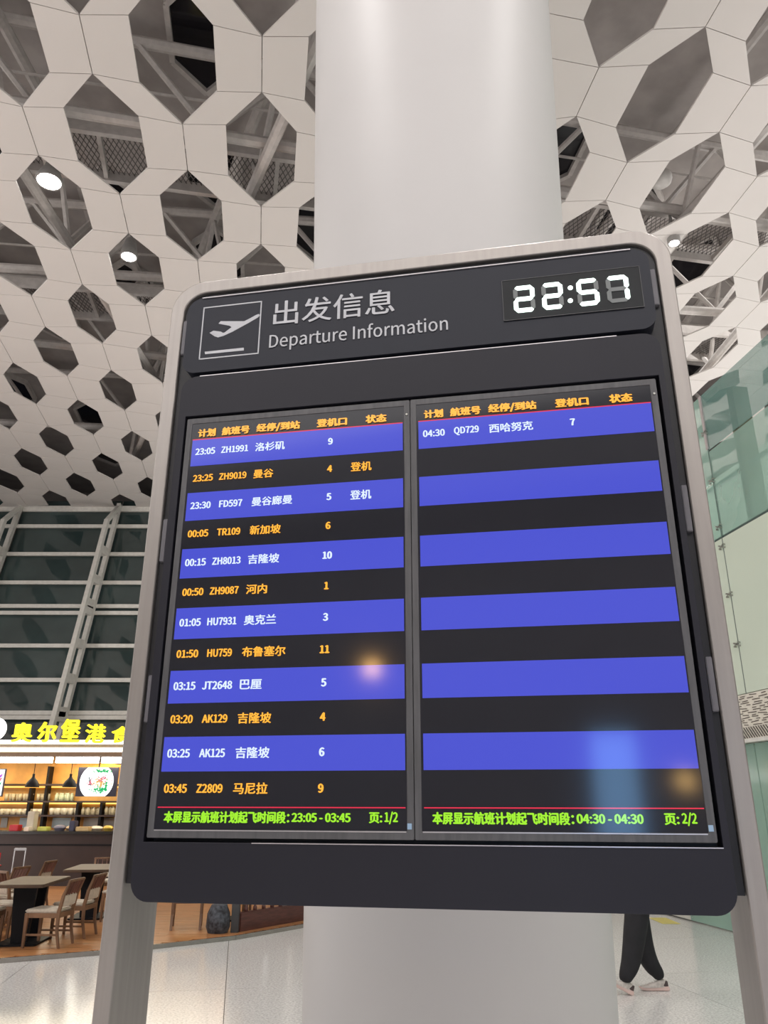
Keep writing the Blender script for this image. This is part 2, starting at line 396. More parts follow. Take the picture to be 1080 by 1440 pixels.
# ================================================================== glass front far behind on the left (window_1)
Ytop = FAC_Y; ZT = ZC + .05
TILT = math.radians(17)
def fac(px, py):     # point on the leaning glass plane
    n = Vector((0, -math.cos(TILT), math.sin(TILT))); p0 = Vector((0, Ytop, ZT)); r = ray(px, py); e = Vector((0, 0, EYE))
    t = (p0 - e).dot(n) / r.dot(n); return e + r * t
win = root('window_1', None, None); tag(win, kind='structure')
ALU = mat('pale_grey_aluminium', (0.62, 0.61, 0.57), 0.45, metal=0.1)
FG = mat('dark_tinted_pane', (0.036, 0.058, 0.058), 0.04, ior=1.7, noise=0.25, scale=.5, spec=.6)
bars_y = [717, 741.5, 780.5, 820.5, 853.5, 863, 909, 957, 1003, 1009.5]
zs = [fac(100, y).z for y in bars_y]
def fz(x, z, off=0.0):
    return Vector((x, Ytop - (ZT - z) * math.tan(TILT) - off, z))
for i, z in enumerate(zs):
    MB().bar(fz(-26, z, .1), fz(12, z, .1), .10, .13 if i else .22).build('transom', ALU, win)
z = zs[-1] - 1.4; low = [z]
while z > 1.2: z -= 1.7; low.append(z)
for z in low[:]: MB().bar(fz(-26, z, .1), fz(12, z, .1), .10, .13).build('transom', ALU, win)
xa, xb = fac(170, 717).x, fac(31, 720).x; STEP = xa - xb
allz = [ZT + .3] + zs + low + [0]
allz = sorted(set(allz), reverse=True)
xm = [xa + STEP * i for i in range(-5, 6)]
for i, x in enumerate(xm[:-1]):
    for a, b in zip(allz, allz[1:]):
        if a - b < .08: continue
        P = [fz(x + .03, a - .03), fz(x + STEP - .03, a - .03), fz(x + STEP - .03, b + .03), fz(x + .03, b + .03)]
        o = MB().add(P + [p + Vector((0, .04, 0)) for p in P], [(3, 2, 1, 0), (4, 5, 6, 7), (0, 1, 5, 4), (1, 2, 6, 5), (2, 3, 7, 6), (3, 0, 4, 7)]).build('pane', FG, win)
for x in xm:     # mullion: two leaning tubes joined by short plates, the front one bending back to the glass at the top
    m_ = MB().bar(fz(x, 0, .25), fz(x, ZT, .25), .20, .14, up=(1, 0, 0))
    zk = zs[1] - .1
    m_.bar(fz(x, 0, 1.0), fz(x, zk, 1.0), .20, .14, up=(1, 0, 0)); m_.bar(fz(x, zk, 1.0), fz(x, ZT - .1, .25), .16, .12, up=(1, 0, 0))
    for z in zs[2:] + low: m_.bar(fz(x, z, .25), fz(x, z - .05, 1.0), .12, .3, up=(0, 0, 1))
    m_.build('mullion', ALU, win)
# outside: dark ground and sky are the night world

# ================================================================== green glass wall on the right
LX = 7.0
wr = root('wall_right', None, None); tag(wr, kind='structure')
TEAL = mat('teal_glass', (0.42, 0.66, 0.57), 0.12, noise=0.06, scale=.5, alpha=.42, ior=1.5)
TEALD = mat('deep_teal_glass', (0.24, 0.42, 0.38), 0.10, noise=0.06, scale=.6, alpha=.50)
MINT = mat('mint_back_painted_glass', (0.70, 0.80, 0.68), 0.10, noise=0.02, scale=.6)
DGL = mat('dark_green_line', (0.09, 0.13, 0.12), .4)
z_top, z_b1, z_b2, z_m, z_w = [EYE + LX * c for c in (.922, .697, .566, .2195, .1284)]
seam = 10.85; PW = 2.45
def wall_piece(name, y0, y1, z0, z1, X, th, m, parent=wr):
    c = HW(X + th / 2, (y0 + y1) / 2, (z0 + z1) / 2)
    return MB().box((0, 0, 0), (th, y1 - y0, z1 - z0)).build(name, m, parent), c
def wp(name, y0, y1, z0, z1, X, th, m, parent=wr):
    o, c = wall_piece(name, y0, y1, z0, z1, X, th, m, parent); o.location = c; o.rotation_euler = (0, 0, -HA); return o
for i in range(-4, 3):
    y0, y1 = seam + i * PW + .012, seam + (i + 1) * PW - .012
    near = i < 0
    wp('glass_panel', y0, y1, z_b2 + .02, z_b1 + (-.02 if not near else .55), LX, .02, TEAL)
    wp('glass_panel', y0, y1, z_b1 + (.02 if not near else .59), z_top, LX, .02, TEALD if near else TEAL)
    wp('mint_panel', y0, y1, z_m + .01, z_b2 - .02, LX, .03, MINT)
    wp('lower_glass_panel' if i < 1 else 'lower_pale_panel', y0, y1, .02, z_w - .06, LX, .02, TEAL if i < 1 else mat('pale_lower_panel', (.62, .63, .58), .4))
wp('backing', seam - 4 * PW, seam + 3 * PW, 0, z_b2, LX + .25, .1, mat('mint_backing', (.42, .47, .39), .6))
wp('rail_line', seam - 4 * PW, seam + 3 * PW, z_b1 - .03, z_b1 + .03, LX + .1, .06, DGL)
wp('rail_line', seam - 4 * PW, seam + 3 * PW, z_b2 - .03, z_b2 + .03, LX + .02, .12, DGL)
wp('white_ledge', seam - 4 * PW, seam + 3 * PW, z_w - .05, z_w, LX - .10, .14, mat('white_ledge_metal', (.7, .7, .66), .4))
# a pale wall set back behind the glass
wp('inner_wall', seam - 4 * PW, seam + 3 * PW, z_b2, z_top - .4, LX + 1.6, .1, mat('pale_inner_wall', (.58, .66, .60), .7))
# mosaic band: dark dashes on a cream board
wp('mosaic_board', seam - 4 * PW, seam + 3 * PW, z_w, z_m, LX, .03, mat('cream_mosaic_board', (.78, .75, .66), .5))
random.seed(5); ds = MB(); zrow = z_w + .20
while zrow < z_m - .02:
    y = seam - 3 * PW + random.random() * .3
    while y < seam + 1.2 * PW:
        L = random.uniform(.08, .22); c = HW(LX - .003, y + L / 2, zrow + random.uniform(-.006, .006))
        R = Matrix.Rotation(-HA, 3, 'Z') @ Matrix.Rotation(random.uniform(-.06, .10), 3, 'X'); ds.box(c, (.006, L, .011), R); y += L + random.uniform(.05, .14)
    zrow += .034
tag(ds.build('mosaic_dashes', mat('dark_brown_inlay', (.08, .06, .045), .5), wr), kind='stuff')
gr_ = MB()
for q in range(-60, 30): gr_.bar(HW(LX - .006, seam + q * .06, z_w + .02), HW(LX - .006, seam + q * .06 + .12, z_w + .17), .02, .006)
tag(gr_.build('grille_bars', mat('dark_grille', (.12, .11, .10), .5), wr), kind='stuff')
# steel post seen through the glass, and the thin cable clamps along the seam
p0, p1 = HL(1038, 545, LX + .16), HL(1066, 720, LX + .16)
OLIVE = mat('olive_grey_post', (.15, .16, .11), .5)
MB().bar((p1.x, p1.y, z_b2), (p1.x, p1.y, p0.z), .16, .26, up=HX).build('steel_post', OLIVE, wr)
p2 = HL(1078, 1060, LX + .12)
MB().bar((p2.x, p2.y, 0), (p2.x, p2.y, z_w - .06), .09, .09).build('yellow_green_post', mat('ochre_post', (.34, .30, .16), .5), wr)
CHR = mat('fitting_metal', (.45, .45, .42), .3, metal=.8)
fit = MB().tube((0, 0, 0), (-.08, 0, 0), .022, 8)
for a in (35, 145, 215, 325):
    q = Vector((-.07, .11 * math.cos(math.radians(a)), .07 * math.sin(math.radians(a)))); fit.bar((-.05, 0, 0), q, .018, .018); fit.tube(q, q + Vector((.06, 0, 0)), .02, 8)
fit.v = [v * .62 for v in fit.v]; fit_me = fit.mesh('spider_fitting', CHR)
for i in (-1, 0):
    for py in (580, 651, 719, 748, 819, 893):
        p = HL(1027.5 + (py - 580) * .163, py, LX); o = link('spider_fitting', fit_me, wr)
        q = HW(LX, seam + i * PW, p.z); o.location = q; o.rotation_euler = (0, 0, -HA)
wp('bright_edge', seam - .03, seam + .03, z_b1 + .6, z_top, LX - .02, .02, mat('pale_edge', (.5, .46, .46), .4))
wp('seam_strip', seam - .012, seam + .012, z_m, z_b1 + 1.0, LX + .003, .02, DGL)

# ================================================================== the round pillar
pc = Vector((math.sin(math.radians(4.68)), math.cos(math.radians(4.68)), 0)) * 4.55
k_ = 4.55 / 4.3
prof = [(.712 * k_, 0), (.735 * k_, 1.1), (.762 * k_, 3.0), (.812 * k_, 5.3), (.862 * k_, 7.4), (.915 * k_, 10), (.96 * k_, ZC + .6)]
o = MB().lathe(prof, n=96).build('pillar', PILLAR, smooth=True); o.location = (pc.x, pc.y, 0)
tag(o, 'huge smooth white round pillar standing behind the departure board', 'pillar')

# the far hall wall behind the viewer
MB().bb(-40, 45, -16.3, -16, 0, ZC + 3).build('wall_back', mat('pale_hall_wall', (.62, .59, .57), .6, noise=.05, scale=.3), None)
tag(bpy.data.objects['wall_back'], kind='structure')
# ================================================================== departure board
BD = 2.1
bdx = Vector((0.983186, -0.182605, 0)); bn = Vector((0.182605, 0.983186, 0))
BR = math.atan2(bdx.y, bdx.x)
board = root('departure_board', 'tall black departure board in a rounded steel frame on two steel legs', 'information board', (bn.x * BD, bn.y * BD, 0), BR)
def B(px, py, dep=0.0):         # local x, z on the board plane at depth dep behind its front
    r = ray(px, py); t = (BD + dep) / r.dot(bn); p = r * t; return p.dot(bdx), EYE + p.z
def mirrored(px, py, L):    # where a lamp must stand to be seen mirrored at this spot of the screens
    r = ray(px, py); hit = Vector((0, 0, EYE)) + r * (BD / r.dot(bn)); q = r - 2 * r.dot(bn) * bn; return hit + q * L
bpy.data.objects['warm_lamp_behind'].location = mirrored(523, 940, 7.5)
bpy.data.objects['second_warm_lamp_behind'].location = mirrored(964, 1098, 7.5)
bs_ = bpy.data.objects['blue_sign_light']; bs_.location = mirrored(868, 1112, 8.0)
bs_.rotation_euler = (Vector((.4, 2.0, 1.8)) - bs_.location).to_track_quat('-Z', 'Y').to_euler()
# steel portal
PD = .045     # portal front sits behind the panels
xo0 = (B(240, 450, PD)[0] + B(150, 1240, PD)[0]) / 2; xo1 = (B(945, 377, PD)[0] + B(1028, 900, PD)[0]) / 2
zt = (B(283, 397, PD)[1] + B(860, 327.5, PD)[1]) / 2
bw = (B(257.5, 450, PD)[0] - B(240, 450, PD)[0] + B(200.5, 1000, PD)[0] - B(179, 1000, PD)[0]) / 2
zi = (B(283, 412.5, PD)[1] + B(860, 345, PD)[1]) / 2
def arch(x0, x1, z1, r, n=10):
    pts = [(x0, 0)]
    for i in range(n + 1):
        a = PI - PI / 2 * i / n; pts.append((x0 + r + r * math.cos(a), z1 - r + r * math.sin(a)))
    for i in range(n + 1):
        a = PI / 2 - PI / 2 * i / n; pts.append((x1 - r + r * math.cos(a), z1 - r + r * math.sin(a)))
    pts.append((x1, 0)); return pts
ro = .115
oa, ia = arch(xo0, xo1, zt, ro), arch(xo0 + bw, xo1 - bw, zi, ro - bw * .75)
m_ = MB(); n = len(oa)
vs = [Vector((x, y, z)) for y in (PD, PD + .222) for pts in (oa, ia) for x, z in pts]
fs = []
for i in range(n - 1):
    a, b, c, d = i, i + 1, n + i + 1, n + i
    fs += [(a, b, c, d), (a + 2 * n, d + 2 * n, c + 2 * n, b + 2 * n), (a, a + 2 * n, b + 2 * n, b), (d, c, c + 2 * n, d + 2 * n)]
m_.add(vs, fs); o = m_.build('steel_frame', STEEL, board, smooth=True)
md = o.modifiers.new('b', 'BEVEL'); md.width = .004; md.segments = 2; md.limit_method = 'ANGLE'; md.angle_limit = math.radians(50)
zb = B(180, 1243, PD)[1]
# black cabinet inside the frame
cab = MB().prism([(x, max(z, zb)) for x, z in arch(xo0 + bw + .002, xo1 - bw - .002, zi - .002, ro - bw * .75)], (PD + .012, PD + .19)).build('cabinet', BODY, board)
# side slots
for (a, b) in (((257, 453), (263, 499)), ((228.5, 731), (234, 790)), ((206, 950), (214.5, 1016)), ((915, 380), (925, 430)), ((959, 683), (972, 748)), ((992, 924), (1010, 1001))):
    d = PD + .004; left = a[0] < 500
    z0, z1 = B(b[0], b[1], d)[1], B(a[0], a[1], d)[1]
    wdt = .016
    xm_ = B((a[0] + b[0]) / 2, (a[1] + b[1]) / 2, d)[0]
    MB().bb(xm_ - wdt / 2, xm_ + wdt / 2, PD - .002, PD + .02, z0, z1).build('side_slot', SLOT, board, bevel=.002)
# header panel
hx0 = B(261, 470, 0)[0]; hx1 = B(921, 430, 0)[0]
hz1 = (B(300, 418, 0)[1] + B(860, 355, 0)[1]) / 2; hz0 = (B(300, 522, 0)[1] + B(880, 464.5, 0)[1]) / 2
head = MB().prism(rrect(hx0, hz0, hx1, hz1, .045, 8), (0, PD + .02)).build('header_panel', HEADER, board)
def tx(name, s, m, tl, br, y, parent, bold=0.0, slant=0, depth=0.0):
    x0, z1 = B(*tl); x1, z0 = B(*br); return text(name, s, m, x0, x1, z0, z1, y, parent, bold, depth, slant=slant)
YF = -.0015
x0, z0 = B(384, 457); x1, z1 = B(555, 410)
z0 = B(384, 459)[1]; z1 = B(384, 425)[1]
text('lettering', '出发信息', WHITE_PRINT, x0, x1, z0, z1, YF, head, .004, font=NOTO)
z0b, z1b = B(380, 495)[1], B(378, 470.5)[1]
text('lettering', 'Departure Information', WHITE_PRINT, B(379, 480)[0], B(630, 455)[0], z0b, z1b, YF, head, .003, font=NOTO)
# pictogram: square outline with a plane taking off over a runway line
ax0, ax1 = B(283, 470)[0], B(366, 465)[0]; az1 = B(288, 432.5)[1]; az0 = B(281, 506)[1]; lw = .004
pic = MB()
for a in ((ax0, ax1, az1 - lw, az1), (ax0, ax1, az0, az0 + lw), (ax0, ax0 + lw, az0, az1), (ax1 - lw, ax1, az0, az1)): pic.bb(a[0], a[1], YF, YF + .004, a[2], a[3])
pic.build('pictogram_border', WHITE_PRINT, head)
def zpt(cx, cy): return B(220 + cx / 6, 380 + cy / 6)
pl = [(450, 530), (483, 512), (545, 520), (562, 530), (575, 528), (636, 482), (618, 470), (525, 452), (543, 432), (742, 432), (790, 408), (840, 380), (862, 372), (874, 378), (862, 396), (840, 410), (780, 445), (640, 522), (560, 558), (520, 568), (490, 558)]
poly = [zpt(*p) for p in pl]
MB().prism(poly, (YF, YF + .004)).build('plane_pictogram', WHITE_PRINT, head)
rw = [zpt(*p) for p in ((408, 690), (738, 655), (738, 678), (412, 710))]
MB().prism(rw, (YF, YF + .004)).build('runway_line', WHITE_PRINT, head)
# clock
kx0, kx1 = B(706, 410)[0], B(902, 400)[0]; kz1 = (B(706, 396)[1] + B(896, 375)[1]) / 2; kz0 = (B(708, 452)[1] + B(903, 433)[1]) / 2
clock = MB().bb(kx0, kx1, -.003, .01, kz0, kz1).build('clock_window', CLOCKG, board)
fr = MB()
for a in ((kx0, kx1, kz1 - .0015, kz1), (kx0, kx1, kz0, kz0 + .0015), (kx0, kx0 + .0015, kz0, kz1), (kx1 - .0015, kx1, kz0, kz1)): fr.bb(a[0], a[1], -.0045, -.002, a[2], a[3])
fr.build('window_rim', BEZEL, clock)
SEG = {'2': 'abged', '5': 'afgcd', '7': 'abc'}
dz1 = (B(755, 402)[1] + B(870, 388)[1]) / 2; dz0 = (B(740, 442)[1] + B(868, 424)[1]) / 2
def digit(x0, x1, lit):
    h = dz1 - dz0; mid = (dz0 + dz1) / 2; t = .0135; g = .0008
    def hor(z): return [(x0 + g + t * .35, z), (x0 + g + t * .8, z + t / 2), (x1 - g - t * .8, z + t / 2), (x1 - g - t * .35, z), (x1 - g - t * .8, z - t / 2), (x0 + g + t * .8, z - t / 2)]
    def ver(x, za, zb_): return [(x, za + g), (x + t / 2, za + g + t * .5), (x + t / 2, zb_ - g - t * .5), (x, zb_ - g), (x - t / 2, zb_ - g - t * .5), (x - t / 2, za + g + t * .5)]
    S = {'a': hor(dz1 - t / 2), 'g': hor(mid), 'd': hor(dz0 + t / 2), 'f': ver(x0 + t / 2, mid, dz1 - t * .4), 'b': ver(x1 - t / 2, mid, dz1 - t * .4), 'e': ver(x0 + t / 2, dz0 + t * .4, mid), 'c': ver(x1 - t / 2, dz0 + t * .4, mid)}
    for k, p in S.items():
        on = k in SEG[lit]; MB().prism(p, (-.0062 if on else -.0052, -.003)).build('digit_segment', SEG_ON if on else SEG_OFF, clock)
for (a, ya, b, yb, c) in ((721, 440, 751, 420, '2'), (761, 436, 791, 417, '2'), (811, 432, 842, 412, '5'), (853, 428, 885, 408, '7')):
    digit(B(a + 1, 420)[0], B(b + 1, 418)[0], c)
for py in (406, 424):
    x, z = B(802, py - (0)); MB().lathe([(.001, .002), (.0075, .002), (.0075, 0), (.001, 0)], n=14).build('colon_dot', SEG_ON, clock)
    o = [c for c in clock.children if c.name.startswith('colon_dot')][-1]; o.matrix_local = Matrix.Translation((x, -.0035, z)) @ Matrix.Rotation(PI / 2, 4, 'X')
# lower front panel (four sides around the screens)
fx0 = (B(255, 560)[0] + B(184.5, 1235)[0]) / 2; fx1 = (B(928, 520)[0] + B(1041, 1240)[0]) / 2
fz1 = (B(300, 528)[1] + B(880, 472)[1]) / 2; fz0 = (B(202, 1268.6)[1] + B(1023, 1288)[1]) / 2
bx0 = (B(263.5, 590)[0] + B(207, 1178)[0]) / 2; bx1 = (B(922, 532.5)[0] + B(1009, 1185.5)[0]) / 2
bz1 = (B(263.5, 590)[1] + B(922, 532.5)[1]) / 2; bz0 = (B(207, 1178)[1] + B(1009, 1185.5)[1]) / 2
gp = .010
wx0, wx1, wz1, wz0 = bx0 - gp * .7, bx1 + gp, bz1 + gp * .9, bz0 - gp
pt_ = MB(); r = .05
outer = rrect(fx0, fz0, fx1, fz1, r, 8)
def frame_ring(outer, inner_rect, y0, y1):
    bm = bmesh.new(); ov = [bm.verts.new((x, y0, z)) for x, z in outer]
    iv = [bm.verts.new((x, y0, z)) for x, z in inner_rect]
    oe = [bm.edges.new((a, b)) for a, b in zip(ov, ov[1:] + ov[:1])]; ie = [bm.edges.new((a, b)) for a, b in zip(iv, iv[1:] + iv[:1])]
    bmesh.ops.triangle_fill(bm, edges=oe + ie, use_beauty=True, use_dissolve=False)
    ret = bmesh.ops.extrude_face_region(bm, geom=bm.faces[:]); bmesh.ops.translate(bm, verts=[g for g in ret['geom'] if isinstance(g, bmesh.types.BMVert)], vec=(0, y1 - y0, 0))
    bmesh.ops.recalc_face_normals(bm, faces=bm.faces); return bm
bm = frame_ring(outer, [(wx0, wz0), (wx1, wz0), (wx1, wz1), (wx0, wz1)], -.004, PD + .02)
me = bpy.data.meshes.new('front_panel'); bm.to_mesh(me); bm.free(); me.materials.append(PANEL); fp = link('front_panel', me, board)
md = fp.modifiers.new('b', 'BEVEL'); md.width = .0025; md.segments = 2; md.limit_method = 'ANGLE'; md.angle_limit = math.radians(60)
# bright lower lip of the opening
MB().bb(wx0 + .3, wx1, -.0065, -.001, wz0 - .002, wz0 + .0005).build('opening_lip', mat('polished_edge', (.5, .48, .5), .3, metal=.6), board)
for nm, za, xa_, xb_ in (('header_lip', hz1, hx0 + .05, hx1 - .05), ('panel_lip', fz1, fx0 + .06, fx1 - .12)):
    MB().bb(xa_, xb_, -.0045, .0, za - .0012, za + .0012).build(nm, MATS['polished_edge'], board)
# two monitors
dvx = (B(577, 563.6)[0] + B(582.6, 1181.5)[0]) / 2
rows_left = [('23:05', 'ZH1991', '洛杉矶', '9', ''), ('23:25', 'ZH9019', '曼谷', '4', '登机'), ('23:30', 'FD597', '曼谷廊曼', '5', '登机'), ('00:05', 'TR109', '新加坡', '6', ''),
             ('00:15', 'ZH8013', '吉隆坡', '10', ''), ('00:50', 'ZH9087', '河内', '1', ''), ('01:05', 'HU7931', '奥克兰', '3', ''), ('01:50', 'HU759', '布鲁塞尔', '11', ''),
             ('03:15', 'JT2648', '巴厘', '5', ''), ('03:20', 'AK129', '吉隆坡', '4', ''), ('03:25', 'AK125', '吉隆坡', '6', ''), ('03:45', 'Z2809', '马尼拉', '9', '')]
rows_right = [('04:30', 'QD729', '西哈努克', '7', '')]
def monitor(x0, x1, left):
    bz_ = .0105 * 2.1 * .82
    sx0, sx1 = x0 + bz_, x1 - bz_; sz1 = bz1 - bz_ * 1.05; sz0 = bz0 + bz_ * 1.15
    bm = frame_ring(rrect(x0, bz0, x1, bz1, .004, 2), [(sx0, sz0), (sx1, sz0), (sx1, sz1), (sx0, sz1)], -.002, .03)
    me = bpy.data.meshes.new('monitor'); bm.to_mesh(me); bm.free(); me.materials.append(BEZEL); mo = link('monitor', me, board)
    mo['label'] = 'left screen listing twelve flights' if left else 'right screen listing a single flight'
    md = mo.modifiers.new('b', 'BEVEL'); md.width = .002; md.segments = 2; md.limit_method = 'ANGLE'; md.angle_limit = math.radians(60)
    MB().bb(sx0 - .003, sx1 + .003, .0, .02, sz0 - .003, sz1 + .003).build('screen', SCREEN, mo)
    e0, e1 = sx0 + .006, sx1 - (.004 if left else .003)
    ZH = EYE_Z = (B(272, 614)[1] + B(912, 572)[1]) / 2       # red rule under the headings
    ZR = (B(228, 1135)[1] + B(985, 1137)[1]) / 2              # red rule over the footer
    rh = (ZH - ZR) / 12
    for i in range(0, 12, 2):
        MB().bb(e0, e1, -.0015, .001, ZH - rh * (i + 1), ZH - rh * i).build('row_band', BLUE, mo)
    for z in (ZH, ZR): MB().bb(e0, e1, -.0022, .001, z - .0014, z + .0014).build('rule_line', RED_L, mo)
    wdt = e1 - e0
    def cell(s, u0, u1, z, hgt, m, bold, anchor='l', asp=.98, slant=0):
        me, a, b, c, d = text_mesh(s, m, bold, 0.0, NOTO)
        cjk = ord(s[0]) > 1000; rf = text_mesh('国' if cjk else '0', m, bold, 0.0, NOTO); sc = hgt / (rf[4] - rf[3]) * (1.02 if cjk else .98)
        wtx = (b - a) * sc * asp; 
        if u1 is not None: wtx = (u1 - u0) * wdt
        X = e0 + u0 * wdt - (wtx / 2 if anchor == 'c' else 0)
        zz = z - (d - c) * sc / 2
        text('lettering', s, m, X, X + wtx, zz, zz + (d - c) * sc, -.0024, mo, bold, font=NOTO, slant=slant)
    zh = ZH + .021
    for s, u0, u1 in (('计划', .025, .113), ('航班号', .143, .280), ('经停/到站', .312, .523), ('登机口', .601, .745), ('状态', .830, .928)):
        cell(s, u0, u1, zh, .0265, ORANGE, .022)
    for i, rw_ in enumerate(rows_left if left else rows_right):
        m = WHITE_T if i % 2 == 0 else ORANGE; z = ZH - rh * (i + .5) + .002
        cell(rw_[0], .020, .118, z, .0235, m, .016)
        n = len(rw_[1]); c0 = .152; cw = {4: .088, 5: .110, 6: .132}[n]; cell(rw_[1], .213 - cw / 2, .213 + cw / 2, z, .0235, m, .016, slant=.0)
        n = len(rw_[2]); cell(rw_[2], .312, .312 + .0475 * n, z, .027, m, .010)
        cell(rw_[3], .669, None, z, .0235, m, .022, anchor='c', asp=.95)
        if rw_[4]: cell(rw_[4], .765, .860, z, .028, m, .010)
    zf = ZR - .024
    cell('本屏显示航班计划起飞时间段：', .030, .548, zf, .0275, GREEN_T, .020)
    cell('23:05 - 03:45' if left else '04:30 - 04:30', .556, .790, zf, .023, GREEN_T, .020)
    cell('页:', .860, .912, zf, .026, GREEN_T, .018); cell('1/2' if left else '2/2', .920, .972, zf, .0245, GREEN_T, .016)
    # sticker and screw
    MB().bb(x1 - .017, x1 - .006, -.0038, -.001, sz0 + .004, sz0 + .018).build('blue_sticker', mat('pale_blue_sticker', (.28, .42, .58), .5), mo)
    MB().bb(sx0 + .002, sx1 - .002, -.0034, -.001, sz0 - .0035, sz0 - .0008).build('polished_lip', mat('polished_edge', (.5, .48, .5), .3, metal=.6), mo)
    q = MB().lathe([(.001, .003), (.003, .003), (.0035, 0), (.001, 0)], n=10).build('bezel_screw', CHR, mo)
    q.matrix_local = Matrix.Translation((x1 - bz_ / 2, -.002, sz1 - .03)) @ Matrix.Rotation(PI / 2, 4, 'X')
monitor(bx0, dvx - .0008, True); monitor(dvx + .0008, bx1, False)

# ================================================================== restaurant: raised plank floor
PZ = .05
WOOD = mat('orange_brown_plank', (.42, .19, .075), .3, noise=.3, scale=3, stretch=(1, 12, 1))
edge = [Vector((-14, 8.7, 0)), Vector((-9.5, 9.35, 0)), Vector((-6.6, 9.95, 0)), G(0, 1348, PZ), G(140, 1337, PZ), G(222, 1328, PZ), G(331, 1316, PZ), G(424, 1300, PZ), G(470, 1290, PZ), G(505, 1280, PZ)]
edge = [Vector((p.x, p.y, 0)) for p in edge]; edge.append(Vector((edge[-1].x + .3, 21.5, 0)))
plat = root('restaurant_platform', 'low wood plank platform floor of the restaurant', 'platform'); tag(plat, kind='structure')
poly = [(p.x, p.y) for p in edge] + [(-14, 21.5)]
MB().prism(poly, (0.001, PZ - .012), lambda a, b, c: Vector((a, b, c))).build('platform_base', WOOD, plat)
def edge_y(x):
    for a, b in zip(edge, edge[1:]):
        if a.x <= x <= b.x and b.x > a.x: return a.y + (b.y - a.y) * (x - a.x) / (b.x - a.x)
    return None
def edge_x(y):
    for a, b in zip(edge, edge[1:]):
        if a.y <= y <= b.y and b.y > a.y: return a.x + (b.x - a.x) * (y - a.y) / (b.y - a.y)
    return None
pk = MB(); y = 8.75; random.seed(11)
while y < 21.4:
    xe = edge_x(y); x = -14
    if xe:
        x += random.random()
        x0 = -14
        while x0 < xe:
            x1 = min(x, xe)
            if x1 - x0 > .02: pk.bb(x0 + .001, x1 - .002, y + .002, y + .138, PZ - .014, PZ + random.uniform(-.0006, .0006))
            x0 = x1; x += random.uniform(.9, 1.4)
            if x1 >= xe: break
    y += .14
tag(pk.build('planks', WOOD, plat), kind='stuff')
TRIM = mat('steel_edge_trim', (.35, .33, .31), .25, metal=.9)
for a, b in zip(edge[:-1], edge[1:]):
    MB().bar(a + Vector((0, 0, PZ / 2)), b + Vector((0, 0, PZ / 2)), .03, PZ + .008).build('edge_trim', TRIM, plat)
SPK = mat('led_strip_dot', (.8, .8, .8), .3, emit=(1, .97, .9), estr=6)
for px, py in ((10, 1348.5), (62, 1344), (74, 1344), (79, 1344.5), (104, 1341.5), (134, 1338.5)):
    p = G(px, py, .02); MB().box((p.x, p.y - .03, .025), (.03, .012, .02)).build('edge_light', SPK, plat)
# ------------------------------------------------------------------ tables and chairs
TOP = mat('brown_table_top', (.10, .065, .045), .45, spec=.2, noise=.25, scale=4, stretch=(8, 1, 1))
BLK = mat('black_metal', (.008, .008, .010), .5, spec=.2)
CW = mat('walnut_wood', (.20, .11, .062), .4, noise=.3, scale=6, stretch=(1, 1, .2))
DW = mat('reddish_slat_wood', (.15, .065, .045), .42, noise=.2, scale=6)
PAD = mat('beige_upholstery', (.60, .53, .44), .8, noise=.08, scale=30, bump=.2)
TG = 'brown tables of the restaurant'
def table(loc, rz, L, Wd, label):
    t = root('dining_table', label, 'table', (loc[0], loc[1], PZ), rz, TG)
    MB().prism(rrect(-L / 2, -Wd / 2, L / 2, Wd / 2, .06, 5), (.70, .74), lambda a, b, c: Vector((a, b, c))).build('tabletop', TOP, t, bevel=.008)
    for s in (-1, 1):
        x = s * L * .16; MB().add([(x - .03, -.10, .02), (x + .03, -.10, .02), (x + .03, .10, .02), (x - .03, .10, .02), (x - .03 + s * .02, -.15, .70), (x + .03 + s * .02, -.15, .70), (x + .03 + s * .02, .15, .70), (x - .03 + s * .02, .15, .70)],
                 [(0, 3, 2, 1), (4, 5, 6, 7), (0, 1, 5, 4), (1, 2, 6, 5), (2, 3, 7, 6), (3, 0, 4, 7)]).build('blade_support', BLK, t)
    MB().prism(rrect(-L * .3, -.26, L * .3, .26, .05, 4), (0, .025), lambda a, b, c: Vector((a, b, c))).build('base_plate', BLK, t, bevel=.004)
    return t
